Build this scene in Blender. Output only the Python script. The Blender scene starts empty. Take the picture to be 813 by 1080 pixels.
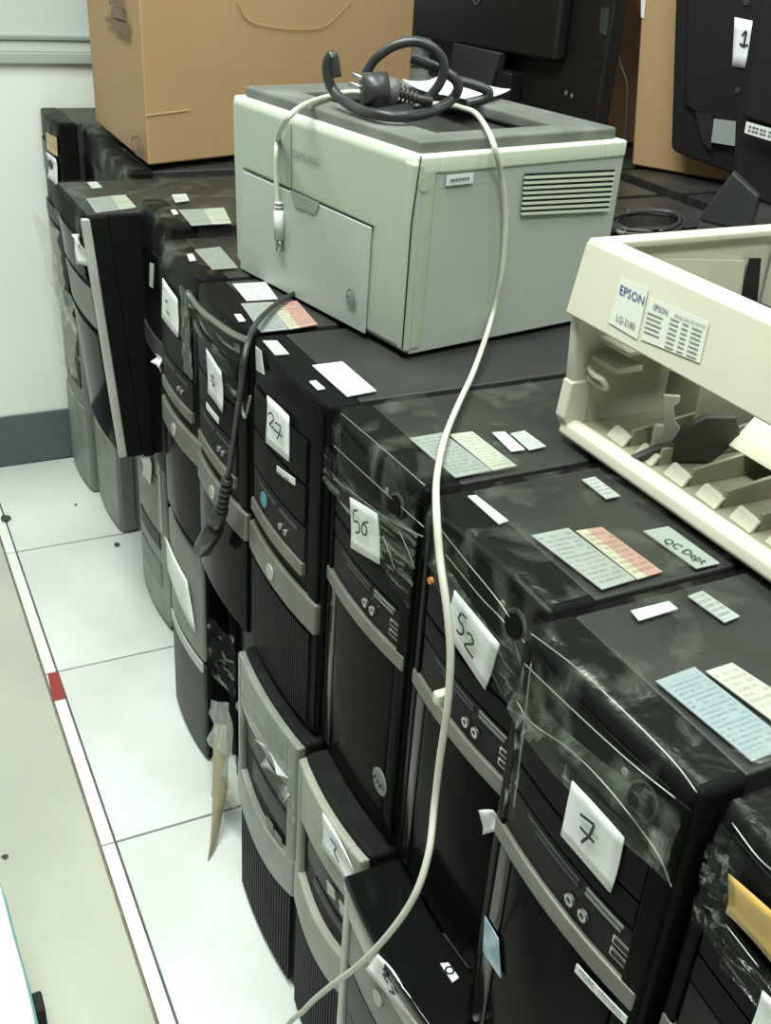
import bpy, bmesh, math, random
from mathutils import Vector
random.seed(7)
scene = bpy.context.scene
COL = scene.collection

# ------------------------------------------------------------------ camera
F = 1127.5
CAM = Vector((-.3549, -.426, 1.1454))
PITCH, YAW, ROLL = .5104, .4981, .0725
FW = Vector((math.sin(YAW)*math.cos(PITCH), math.cos(YAW)*math.cos(PITCH), -math.sin(PITCH)))
_r = FW.cross(Vector((0, 0, 1))).normalized(); _u = _r.cross(FW)
RT = _r*math.cos(ROLL)+_u*math.sin(ROLL); UP = _u*math.cos(ROLL)-_r*math.sin(ROLL)
cd = bpy.data.cameras.new('camera'); cam = bpy.data.objects.new('camera', cd); COL.objects.link(cam)
from mathutils import Matrix
M3 = Matrix((RT, UP, -FW)).transposed()
cam.matrix_world = Matrix.Translation(CAM) @ M3.to_4x4()
cd.sensor_fit = 'VERTICAL'; cd.sensor_height = 36; cd.lens = F/1080*36; cd.clip_start = .02
scene.camera = cam

# ------------------------------------------------------------------ light
w = bpy.data.worlds.new('world'); scene.world = w; w.use_nodes = True
bg = w.node_tree.nodes['Background']; bg.inputs[0].default_value = (.90, 1.0, .93, 1); bg.inputs[1].default_value = .10
def area(name, loc, size, energy, rot=(0, 0, 0)):
    l = bpy.data.lights.new(name, 'AREA'); l.shape = 'RECTANGLE'; l.size, l.size_y = size; l.energy = energy
    l.color = (.93, 1.0, .93)
    o = bpy.data.objects.new(name, l); COL.objects.link(o); o.location = loc; o.rotation_euler = rot
    return o
area('ceiling_tube_light_aisle', (-.48, .45, 2.65), (.5, 1.5), 62)
area('ceiling_tube_light_rear', (1.1, .2, 2.75), (.6, 1.6), 26)
area('ceiling_tube_light_entrance', (-.35, -.95, 2.7), (1.2, .5), 40)
vs = scene.view_settings
vs.view_transform = 'Standard'; vs.look = 'None'; vs.exposure = .25; vs.gamma = 1; vs.use_curve_mapping = False

# ------------------------------------------------------------------ pixel helpers (813 x 1080 frame)
def ray(u, v): return FW+RT*((u-406.5)/F)-UP*((v-540)/F)
def on_z(u, v, z): d = ray(u, v); return CAM+d*((z-CAM.z)/d.z)
def on_x(u, v, x): d = ray(u, v); return CAM+d*((x-CAM.x)/d.x)
def on_y(u, v, y): d = ray(u, v); return CAM+d*((y-CAM.y)/d.y)
def on_plane(u, v, p0, n):
    d = ray(u, v); return CAM+d*((Vector(p0)-CAM).dot(n)/d.dot(n))

# ------------------------------------------------------------------ materials
MATS = {}
def mat(name, col, rough=.5, metal=0., noise=0., nscale=20., bump=0., bscale=80., coat=0., spec=.5, col2=None):
    if name in MATS: return MATS[name]
    m = bpy.data.materials.new(name); m.use_nodes = True; nt = m.node_tree; b = nt.nodes['Principled BSDF']
    b.inputs['Base Color'].default_value = (*col, 1); b.inputs['Roughness'].default_value = rough
    b.inputs['Metallic'].default_value = metal; b.inputs['Coat Weight'].default_value = coat
    b.inputs['Specular IOR Level'].default_value = spec
    tc = nt.nodes.new('ShaderNodeTexCoord')
    if noise or col2:
        n = nt.nodes.new('ShaderNodeTexNoise'); n.inputs['Scale'].default_value = nscale; n.inputs['Detail'].default_value = 6
        nt.links.new(tc.outputs['Object'], n.inputs['Vector'])
        mx = nt.nodes.new('ShaderNodeMix'); mx.data_type = 'RGBA'
        mx.inputs[6].default_value = (*col, 1)
        c2 = col2 or tuple(min(1, c*(1+noise)+noise*.02) for c in col)
        mx.inputs[7].default_value = (*c2, 1)
        rp = nt.nodes.new('ShaderNodeValToRGB'); rp.color_ramp.elements[0].position = .42; rp.color_ramp.elements[1].position = .68
        nt.links.new(n.outputs['Fac'], rp.inputs[0]); nt.links.new(rp.outputs[0], mx.inputs[0])
        nt.links.new(mx.outputs[2], b.inputs['Base Color'])
    if bump:
        n2 = nt.nodes.new('ShaderNodeTexNoise'); n2.inputs['Scale'].default_value = bscale; n2.inputs['Detail'].default_value = 4
        nt.links.new(tc.outputs['Object'], n2.inputs['Vector'])
        bp = nt.nodes.new('ShaderNodeBump'); bp.inputs['Strength'].default_value = bump; bp.inputs['Distance'].default_value = .004
        nt.links.new(n2.outputs['Fac'], bp.inputs['Height']); nt.links.new(bp.outputs[0], b.inputs['Normal'])
    MATS[name] = m; return m
black = mat('black_plastic', (.007, .008, .007), .34, bump=.05, bscale=25, spec=.025)
gloss = mat('gloss_black_plastic', (.004, .005, .004), .12, spec=.02)
case_m = mat('case_paint', (.020, .021, .0195), .42, col2=(.034, .036, .032), nscale=11, spec=.4)
dust_m = mat('dusty_black_plastic', (.012, .013, .012), .45, col2=(.022, .024, .021), nscale=14, spec=.05)
darkgrey = mat('dark_grey_plastic', (.036, .040, .036), .45, noise=.3, spec=.15)
midgrey = mat('mid_grey_plastic', (.16, .17, .155), .45, noise=.2)
silver = mat('silver_plastic', (.125, .128, .105), .38, metal=.25, noise=.25, nscale=30)
silver2 = mat('light_silver_plastic', (.38, .40, .36), .42, metal=.1, noise=.2)
beige = mat('beige_plastic', (.27, .275, .225), .5, noise=.2)
void = mat('dark_recess', (.004, .004, .004), .8)
metal_m = mat('port_metal', (.5, .5, .48), .3, metal=.9)
paper_m = mat('white_paper', (.78, .80, .80), .7, noise=.04, nscale=12, bump=.15, bscale=30)
ink = mat('black_ink', (.01, .01, .012), .6)
grey_ink = mat('grey_ink', (.12, .13, .13), .6)
blue_ink = mat('blue_ink', (.02, .035, .22), .6)
white_lbl = mat('white_label', (.66, .68, .66), .55)
tape_m = mat('brown_tape', (.50, .32, .085), .3, noise=.25, nscale=25, coat=.3)
hang_tape = mat('old_packing_tape', (.30, .27, .17), .35, noise=.3)
card = mat('cardboard', (.40, .258, .128), .8, col2=(.365, .23, .11), nscale=3, bump=.06, bscale=14)
card_dk = mat('shaded_cardboard', (.26, .15, .078), .8, noise=.2, nscale=4)  # darker cardboard, the shadow on the rear box put into its colour
card_print = mat('cardboard_print', (.17, .11, .065), .8, noise=.3)
pr_body = mat('printer_grey_green', (.37, .415, .335), .42, noise=.06, nscale=5)
pr_front = mat('printer_front_panel', (.385, .435, .40), .4, noise=.05, nscale=5)
pr_side = mat('printer_side', (.36, .405, .355), .42, noise=.06, nscale=4)
pr_lite = mat('printer_rim', (.56, .61, .50), .42)
pr_dark = mat('printer_top_grey', (.10, .108, .095), .55, col2=(.16, .168, .148), nscale=18)
pr_tray = mat('printer_tray_dark', (.022, .024, .021), .5, noise=.5, nscale=14)
cream = mat('cream_plastic', (.54, .53, .425), .45, noise=.06, nscale=6)
cream2 = mat('shaded_cream_plastic', (.30, .29, .205), .5, col2=(.235, .225, .16), nscale=12)  # brownish cream darkened further for the shade inside the dot-matrix chassis
ep_lbl = mat('cream_label', (.60, .62, .54), .5)
usb_m = mat('light_grey_cable', (.50, .51, .42), .45, noise=.15, nscale=30)
cord_m = mat('black_cord', (.022, .024, .023), .38, noise=.4, nscale=40)
teal_m = mat('teal_plastic', (.12, .50, .42), .4)
white_pl = mat('white_plastic', (.85, .86, .85), .35)
red_m = mat('red_tile', (.30, .035, .03), .35)
gr_dirt = mat('lint', (.06, .06, .05), .9)
blue_st = mat('blue_sticker', (.18, .32, .42), .35, col2=(.45, .55, .6), nscale=90)
cyan_st = mat('cyan_sticker', (.06, .28, .36), .35)
orange_m = mat('orange_plastic', (.55, .2, .04), .5)
gloss2 = mat('mirror_black_plastic', (.006, .007, .006), .1, spec=.45)
mon_m = mat('monitor_plastic', (.008, .008, .0075), .42, bump=.1, bscale=250)
mon_g = mat('monitor_stand_grey', (.045, .048, .046), .42)

def film_material(name, base, streak, scale, rough=.16):
    m = bpy.data.materials.new(name); m.use_nodes = True; nt = m.node_tree; N = nt.nodes.new; L = nt.links.new
    for n in list(nt.nodes): nt.nodes.remove(n)
    out = N('ShaderNodeOutputMaterial'); mix = N('ShaderNodeMixShader'); tr = N('ShaderNodeBsdfTransparent')
    tr.inputs[0].default_value = (.93, .95, .93, 1)
    gl = N('ShaderNodeBsdfGlossy'); gl.inputs['Roughness'].default_value = rough; gl.inputs[0].default_value = (.80, .85, .78, 1)
    tc = N('ShaderNodeTexCoord'); mp = N('ShaderNodeMapping'); mp.inputs['Scale'].default_value = scale
    n = N('ShaderNodeTexNoise'); n.inputs['Scale'].default_value = 1; n.inputs['Detail'].default_value = 5; n.inputs['Distortion'].default_value = .6
    L(tc.outputs['UV'], mp.inputs[0]); L(mp.outputs[0], n.inputs['Vector'])
    rp = N('ShaderNodeValToRGB'); rp.color_ramp.elements[0].position = .52; rp.color_ramp.elements[1].position = .74
    rp.color_ramp.elements[0].color = (base,)*3+(1,); rp.color_ramp.elements[1].color = (streak,)*3+(1,)
    L(n.outputs['Fac'], rp.inputs[0])
    bp = N('ShaderNodeBump'); bp.inputs['Strength'].default_value = .7; bp.inputs['Distance'].default_value = .006
    L(n.outputs['Fac'], bp.inputs['Height']); L(bp.outputs[0], gl.inputs['Normal'])
    df = N('ShaderNodeBsdfDiffuse'); df.inputs[0].default_value = (.55, .58, .50, 1)
    m2 = N('ShaderNodeMixShader'); m2.inputs[0].default_value = .25; L(gl.outputs[0], m2.inputs[1]); L(df.outputs[0], m2.inputs[2])
    L(rp.outputs[0], mix.inputs[0]); L(tr.outputs[0], mix.inputs[1]); L(m2.outputs[0], mix.inputs[2]); L(mix.outputs[0], out.inputs[0])
    return m
film_m = film_material('stretch_film', .02, .50, (2.5, 8, 1))
film_v = film_material('draped_film', .05, .42, (7, 1.6, 1), .22)
film_top = film_material('stretch_film_top', .012, .22, (4, 4, 1), .25)
film_flap = film_material('loose_film', .35, .75, (4, 5, 1), .35)
film_old = film_material('dusty_film', .2, .55, (4, 5, 1), .3)

def print_material(name, paper, inkc, rows, block=None, tint2=None):
    """A printed label: rows of broken dark strokes on paper, from the label's own UV."""
    m = bpy.data.materials.new(name); m.use_nodes = True; nt = m.node_tree; N = nt.nodes.new; L = nt.links.new
    b = nt.nodes['Principled BSDF']; b.inputs['Roughness'].default_value = .4
    tc = N('ShaderNodeTexCoord'); sp = N('ShaderNodeSeparateXYZ'); L(tc.outputs['UV'], sp.inputs[0])
    def mth(op, a, bb=None):
        n = N('ShaderNodeMath'); n.operation = op
        for i, q in enumerate((a, bb)):
            if q is None: continue
            if isinstance(q, (int, float)): n.inputs[i].default_value = q
            else: L(q, n.inputs[i])
        return n.outputs[0]
    vy = mth('MULTIPLY', sp.outputs[1], rows*1.5); row = mth('FLOOR', vy); fr = mth('FRACT', vy)
    line = mth('LESS_THAN', fr, .55)
    cb = N('ShaderNodeCombineXYZ'); L(mth('MULTIPLY', sp.outputs[0], 58), cb.inputs[0]); L(mth('MULTIPLY', row, 3.71), cb.inputs[1])
    nz = N('ShaderNodeTexNoise'); nz.inputs['Scale'].default_value = 1; nz.inputs['Detail'].default_value = 1; L(cb.outputs[0], nz.inputs['Vector'])
    ch = mth('GREATER_THAN', nz.outputs['Fac'], .47)
    cb2 = N('ShaderNodeCombineXYZ'); L(mth('MULTIPLY', sp.outputs[0], 2.2), cb2.inputs[0]); L(mth('MULTIPLY', row, 5.3), cb2.inputs[1])
    nz2 = N('ShaderNodeTexNoise'); nz2.inputs['Scale'].default_value = 1; L(cb2.outputs[0], nz2.inputs['Vector'])
    blk = mth('GREATER_THAN', nz2.outputs['Fac'], .39)
    mrg = mth('MULTIPLY', mth('LESS_THAN', mth('ABSOLUTE', mth('SUBTRACT', sp.outputs[0], .5)), .44), mth('LESS_THAN', mth('ABSOLUTE', mth('SUBTRACT', sp.outputs[1], .5)), .43))
    f = mth('MULTIPLY', mth('MULTIPLY', line, ch), mth('MULTIPLY', blk, mrg))
    mx = N('ShaderNodeMix'); mx.data_type = 'RGBA'; mx.inputs[6].default_value = (*paper, 1); mx.inputs[7].default_value = (*inkc, 1)
    if tint2:
        mt = N('ShaderNodeMix'); mt.data_type = 'RGBA'; mt.inputs[6].default_value = (*paper, 1); mt.inputs[7].default_value = (*tint2, 1)
        L(mth('GREATER_THAN', sp.outputs[0], .38), mt.inputs[0]); L(mt.outputs[2], mx.inputs[6])
    L(mth('MULTIPLY', f, .6), mx.inputs[0]); L(mx.outputs[2], b.inputs['Base Color'])
    return m
p_grey = print_material('printed_grey_label', (.29, .31, .295), (.10, .13, .13), 9)
p_blue = print_material('printed_blue_label', (.25, .30, .32), (.09, .12, .15), 13)
p_white = print_material('printed_white_label', (.45, .465, .40), (.18, .18, .13), 9)
p_pink = print_material('printed_pink_label', (.45, .43, .33), (.16, .10, .07), 7, tint2=(.42, .255, .215))
p_small = print_material('printed_small_label', (.52, .54, .52), (.15, .15, .15), 5)
p_bar = print_material('printed_code_label', (.38, .40, .39), (.08, .08, .08), 4)
p_sq = print_material('printed_square_label', (.54, .56, .54), (.16, .16, .16), 6)

# ------------------------------------------------------------------ object helpers
def wloc(o):
    v = Vector((0, 0, 0))
    while o is not None: v = v+o.location; o = o.parent
    return v
def mk(name, verts, faces, m, parent=None, uv=None, smooth=False, origin=None):
    """One mesh object from world-space vertices; parented ones are stored relative to their thing's base."""
    base = wloc(parent) if parent else (Vector(origin) if origin else Vector((0, 0, 0)))
    me = bpy.data.meshes.new(name); me.from_pydata([tuple(Vector(v)-base) for v in verts], [], faces)
    bm = bmesh.new(); bm.from_mesh(me); bmesh.ops.recalc_face_normals(bm, faces=bm.faces); bm.to_mesh(me); bm.free()
    if uv:
        l = me.uv_layers.new(name='uv')
        for lp in me.loops: l.data[lp.index].uv = uv[lp.vertex_index]
    if smooth:
        for p in me.polygons: p.use_smooth = True
    me.materials.append(m)
    o = bpy.data.objects.new(name, me); COL.objects.link(o)
    if parent: o.parent = parent
    else: o.location = base
    return o
def tag(o, label, cat, group=None, kind=None):
    o['label'] = label
    if cat: o['category'] = cat
    if group: o['group'] = group
    if kind: o['kind'] = kind
    return o
def thing(name, label, cat, loc, group=None):
    o = bpy.data.objects.new(name, None); COL.objects.link(o); o.location = loc; o.empty_display_size = .05
    return tag(o, label, cat, group)
def bev(o, wd, seg=2, angle=35):
    b = o.modifiers.new('bevel', 'BEVEL'); b.width = wd; b.segments = seg; b.limit_method = 'ANGLE'; b.angle_limit = math.radians(angle)
    for p in o.data.polygons: p.use_smooth = True
    wn = o.modifiers.new('wn', 'WEIGHTED_NORMAL'); wn.keep_sharp = True
    return o
BOXF = [(0, 3, 2, 1), (4, 5, 6, 7), (0, 1, 5, 4), (1, 2, 6, 5), (2, 3, 7, 6), (3, 0, 4, 7)]
def box(name, lo, hi, m, parent=None, b=0, seg=2, origin=None):
    (x0, y0, z0), (x1, y1, z1) = lo, hi
    v = [(x0, y0, z0), (x1, y0, z0), (x1, y1, z0), (x0, y1, z0), (x0, y0, z1), (x1, y0, z1), (x1, y1, z1), (x0, y1, z1)]
    o = mk(name, v, BOXF, m, parent, origin=origin)
    if b: bev(o, b, seg)
    return o
def hexa(name, bot, top, m, parent=None, b=0, origin=None):
    """Box from four bottom and four top points."""
    o = mk(name, list(bot)+list(top), BOXF, m, parent, origin=origin)
    if b: bev(o, b)
    return o
def prism(name, pts, off, m, parent=None, b=0, origin=None):
    """Polygon swept along a vector."""
    n = len(pts); off = Vector(off); pts = [Vector(p) for p in pts]
    v = pts+[p+off for p in pts]
    f = [tuple(range(n)), tuple(range(2*n-1, n-1, -1))]+[(i, (i+1) % n, n+(i+1) % n, n+i) for i in range(n)]
    o = mk(name, v, f, m, parent, origin=origin)
    if b: bev(o, b)
    return o
def catmull(pts, n=8):
    pts = [Vector(p) for p in pts]; out = []
    P = [pts[0]*2-pts[1]]+pts+[pts[-1]*2-pts[-2]]
    for i in range(1, len(P)-2):
        a, b, c, d = P[i-1:i+3]
        for k in range(n):
            t = k/n
            out.append(.5*((2*b)+(c-a)*t+(2*a-5*b+4*c-d)*t*t+(3*b-a-3*c+d)*t**3))
    out.append(pts[-1]); return out
def tube(name, pts, r, m, parent=None, seg=10, origin=None, smooth_n=8, radii=None):
    pts = catmull(pts, smooth_n) if smooth_n else [Vector(p) for p in pts]
    v = []; f = []; up = Vector((0, 0, 1)); prev = None
    for i, p in enumerate(pts):
        t = (pts[min(i+1, len(pts)-1)]-pts[max(i-1, 0)]).normalized()
        if prev is None:
            a = t.cross(up)
            if a.length < .1: a = t.cross(Vector((1, 0, 0)))
        else: a = prev-t*prev.dot(t)
        a.normalize(); prev = a; c = t.cross(a)
        rr = radii[min(len(radii)-1, int(i*len(radii)/len(pts)))] if radii else r
        for k in range(seg):
            an = 2*math.pi*k/seg; v.append(p+(a*math.cos(an)+c*math.sin(an))*rr)
    for i in range(len(pts)-1):
        for k in range(seg):
            f.append((i*seg+k, i*seg+(k+1) % seg, (i+1)*seg+(k+1) % seg, (i+1)*seg+k))
    f.append(tuple(range(seg))[::-1]); f.append(tuple(range((len(pts)-1)*seg, len(pts)*seg)))
    return mk(name, v, f, m, parent, smooth=True, origin=origin)
def disc(name, c, n, r, th, m, parent, seg=16, inner=0):
    c = Vector(c); n = Vector(n).normalized(); a = n.cross(Vector((0, 0, 1)))
    if a.length < .1: a = Vector((1, 0, 0))
    a.normalize(); b = n.cross(a); v = []; f = []
    rings = [(r, 0), (r, th)]+([(inner, th), (inner, 0)] if inner else [])
    for rr, h in rings:
        for k in range(seg):
            t = 2*math.pi*k/seg; v.append(c+(a*math.cos(t)+b*math.sin(t))*rr+n*h)
    R = len(rings)
    for i in range(R if inner else R-1):
        j = (i+1) % R
        for k in range(seg): f.append((i*seg+k, i*seg+(k+1) % seg, j*seg+(k+1) % seg, j*seg+k))
    if not inner: f += [tuple(range(seg)), tuple(range(2*seg-1, seg-1, -1))]
    return mk(name, v, f, m, parent)
def bil(c, s, t):
    """c = TL, TR, BR, BL; s to the right, t upwards."""
    tl, tr, br, bl = c
    return (bl*(1-s)+br*s)*(1-t)+(tl*(1-s)+tr*s)*t
def sheet(name, c, m, parent, th=.0012, nrm=None, warp=0, n=4, seed=0, surf=None):
    """Thin sheet (sticker, paper) through four world corners, TL TR BR BL; surf(p) may drop points onto a curved face."""
    c = [Vector(q) for q in c]
    nrm = Vector(nrm) if nrm else (c[1]-c[0]).cross(c[3]-c[0]).normalized()*-1
    rg = random.Random(seed); v = []; uv = []; f = []
    ph = [rg.uniform(0, 6) for _ in range(4)]
    for lay in (0, 1):
        for j in range(n+1):
            for i in range(n+1):
                s, t = i/n, j/n; p = bil(c, s, t)
                if surf: p = surf(p)
                d = warp*(math.sin(3*s+ph[0]+2*t)+math.sin(5*t+ph[1]-2*s)) if warp else 0
                if warp: d += warp*1.2*(abs(2*s-1)*abs(2*t-1))**2*2
                v.append(p+nrm*(d+lay*th)); uv.append((s, t))
    K = (n+1)**2
    for lay in (0, 1):
        for j in range(n):
            for i in range(n):
                a = lay*K+j*(n+1)+i; f.append((a, a+1, a+n+2, a+n+1))
    for i in range(n):
        for a, b in ((i, i+1), (n*(n+1)+i, n*(n+1)+i+1), (i*(n+1), (i+1)*(n+1)), (i*(n+1)+n, (i+1)*(n+1)+n)):
            f.append((a, b, b+K, a+K))
    return mk(name, v, f, m, parent, uv=uv, smooth=bool(warp))
def strokes(name, c, lines, wd, m, parent, nrm, lift=.0022, surf=None):
    """Pen strokes: flat ribbons drawn in the unit square of the sheet c."""
    c = [Vector(q) for q in c]; nrm = Vector(nrm).normalized(); v = []; f = []
    for ln in lines:
        pts = [Vector((a, b, 0)) for a, b in ln]
        pts = catmull(pts, 5) if len(pts) > 2 else pts
        ws = []
        for q in pts:
            p = bil(c, q.x, q.y); p = surf(p) if surf else p
            ws.append(p+nrm*lift)
        st = len(v)
        for i, p in enumerate(ws):
            t = (ws[min(i+1, len(ws)-1)]-ws[max(i-1, 0)]).normalized(); s = t.cross(nrm).normalized()*wd
            v += [p+s, p-s, p-s+nrm*.0003, p+s+nrm*.0003]
        for i in range(len(ws)-1):
            a = st+4*i; b = a+4
            for k in range(4): f.append((a+k, a+(k+1) % 4, b+(k+1) % 4, b+k))
    return mk(name, v, f, m, parent)
def lettering(name, text, c, m, parent, nrm, lift=.0022, surf=None, shear=0):
    """Raised print: font outlines mapped onto the quad c (TL TR BR BL)."""
    cu = bpy.data.curves.new('t', 'FONT'); cu.body = text; cu.resolution_u = 2; cu.shear = shear
    t = bpy.data.objects.new('t', cu); COL.objects.link(t); bpy.context.view_layer.update()
    me = bpy.data.meshes.new_from_object(t); bpy.data.objects.remove(t)
    xs = [q.co.x for q in me.vertices]; ys = [q.co.y for q in me.vertices]
    x0, x1, y0, y1 = min(xs), max(xs), min(ys), max(ys); c = [Vector(q) for q in c]; nrm = Vector(nrm).normalized()
    v = []
    for q in me.vertices:
        p = bil(c, (q.co.x-x0)/(x1-x0), (q.co.y-y0)/(y1-y0)); p = surf(p) if surf else p
        v.append(p+nrm*lift)
    f = [tuple(p.vertices) for p in me.polygons]; bpy.data.meshes.remove(me)
    return mk(name, v, f, m, parent)
def film(name, c, parent, nrm, m=None, amp=.004, n=14, seed=0, surf=None, lift=.004):
    """Wrinkled cling film spanning four corners."""
    c = [Vector(q) for q in c]; nrm = Vector(nrm).normalized(); rg = random.Random(seed)
    w = [(rg.uniform(-6, 6), rg.uniform(4, 16), rg.uniform(0, 6), rg.uniform(.3, 1)) for _ in range(6)]
    v = []; uv = []; f = []
    for j in range(n+1):
        for i in range(n+1):
            s, t = i/n, j/n; p = bil(c, s, t); p = surf(p) if surf else p
            d = sum(a*abs(math.sin((kx*s+ky*t)+ph)) for kx, ky, ph, a in w)/4
            v.append(p+nrm*(lift+amp*d)); uv.append((s+seed*.37, t+seed*.71))
    for j in range(n):
        for i in range(n):
            a = j*(n+1)+i; f.append((a, a+1, a+n+2, a+n+1))
    return mk(name, v, f, m or film_m, parent, uv=uv, smooth=True)

# ================================================================== SETTING
H, HB = .769, .392
WALL = 1.862
def struct(o): o['kind'] = 'structure'; return o
grout = mat('grout', (.07, .075, .07), .9, noise=.4)
tile_m = mat('white_tile', (.72, .76, .74), .22, col2=(.54, .57, .53), nscale=2.6)
strip_m = mat('white_edging', (.78, .80, .74), .3, noise=.05)
edge_dirt = mat('dirty_joint', (.17, .15, .105), .9, noise=.5, nscale=60)
lino = mat('beige_floor', (.49, .50, .425), .4, col2=(.40, .41, .345), nscale=3.4)
floor = struct(box('floor', (-2.2, -2.0, -.05), (2.4, WALL+.1, -.004), grout, origin=(0, 0, -.05)))
XG, YO, S, AN = -.1396, 1.4793, .4072, -.0118
def G(i, j, z=0): return Vector((XG+S*(i*math.cos(AN)+j*math.sin(AN)), YO+S*(i*math.sin(AN)-j*math.cos(AN)), z))
def floor_piece(name, i0, i1, j0, j1, m, gap, z0=-.006, z1=0.):
    gx = gap/S
    pts = [G(i0+gx, j1-gx, z0), G(i1-gx, j1-gx, z0), G(i1-gx, j0+gx, z0), G(i0+gx, j0+gx, z0)]
    return pts
tile_mesh = None
for j in range(0, 8):
    for i in range(0, 5):
        jj0, jj1 = (-.93, 0) if j == 0 else (j-1, j)
        if j == 0:
            p = floor_piece('t', i, i+1, jj0, jj1, tile_m, .002)
            t = hexa('tile', p, [q+Vector((0, 0, .006)) for q in p], tile_m, floor); continue
        if tile_mesh is None:
            p = floor_piece('t', 0, 1, 0, 1, tile_m, .002)
            o0 = hexa('tile', p, [q+Vector((0, 0, .006)) for q in p], tile_m, floor, b=.0008)
            tile_mesh = o0
        else:
            o = tile_mesh.copy(); COL.objects.link(o); o.parent = floor
            o.location = G(i, jj0)-G(0, 0)
            continue
sw = .02/S
for j in range(-1, 7):
    p = floor_piece('e', -sw, 0, max(j, -.93), j+1, strip_m, .0014)
    o = hexa('edging_strip', p, [q+Vector((0, 0, .006)) for q in p], strip_m, floor)
rp = [on_z(u, v, .0) for u, v in ((50, 711), (62, 709), (69, 737), (56, 740))]
rr = prism('red_marker_tile', rp, (0, 0, .0012), red_m, floor)
rr['label'] = 'small red square set in the white edging strip'
p = floor_piece('d', -sw-.012, -sw, -.93, 7, edge_dirt, 0)
hexa('dirty_joint', p, [q+Vector((0, 0, .0045)) for q in p], edge_dirt, floor)
p = floor_piece('l', -4.6, -sw-.008, -.93, 7, lino, 0)
hexa('beige_floor_sheet', p, [q+Vector((0, 0, .0065)) for q in p], lino, floor)

wall_m = mat('wall_paint', (.79, .83, .77), .6, noise=.03, nscale=4)
wall_m2 = mat('upper_panel_paint', (.54, .60, .565), .4)
alu = mat('rail_grey', (.40, .45, .42), .4)
wb = struct(box('wall_back', (-2.2, WALL, 0), (2.4, WALL+.1, .85), wall_m, origin=(0, WALL, 0)))
wu = box('upper_panel', (-2.2, WALL+.012, .85), (2.4, WALL+.1, 2.7), wall_m2, wb)
bb = struct(box('baseboard_back', (-2.2, WALL-.006, 0), (2.4, WALL, .121), mat('baseboard_grey', (.085, .105, .105), .5, noise=.12, nscale=8), origin=(0, WALL, 0), b=.002))
t1 = struct(box('trim_1', (-2.2, WALL-.012, .848), (2.4, WALL+.02, .868), alu, origin=(0, WALL, .848), b=.002))
box('rail_lip', (-2.2, WALL-.004, .868), (2.4, WALL+.02, .890), mat('rail_light', (.56, .61, .57), .4), t1, b=.002)
box('rail_groove', (-2.2, WALL-.009, .890), (2.4, WALL+.02, .897), mat('rail_dark', (.28, .32, .30), .5), t1, b=.001)
wr = struct(box('wall_right', (2.3, -2.0, 0), (2.4, WALL, 2.7), wall_m, origin=(2.3, 0, 0)))

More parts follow.
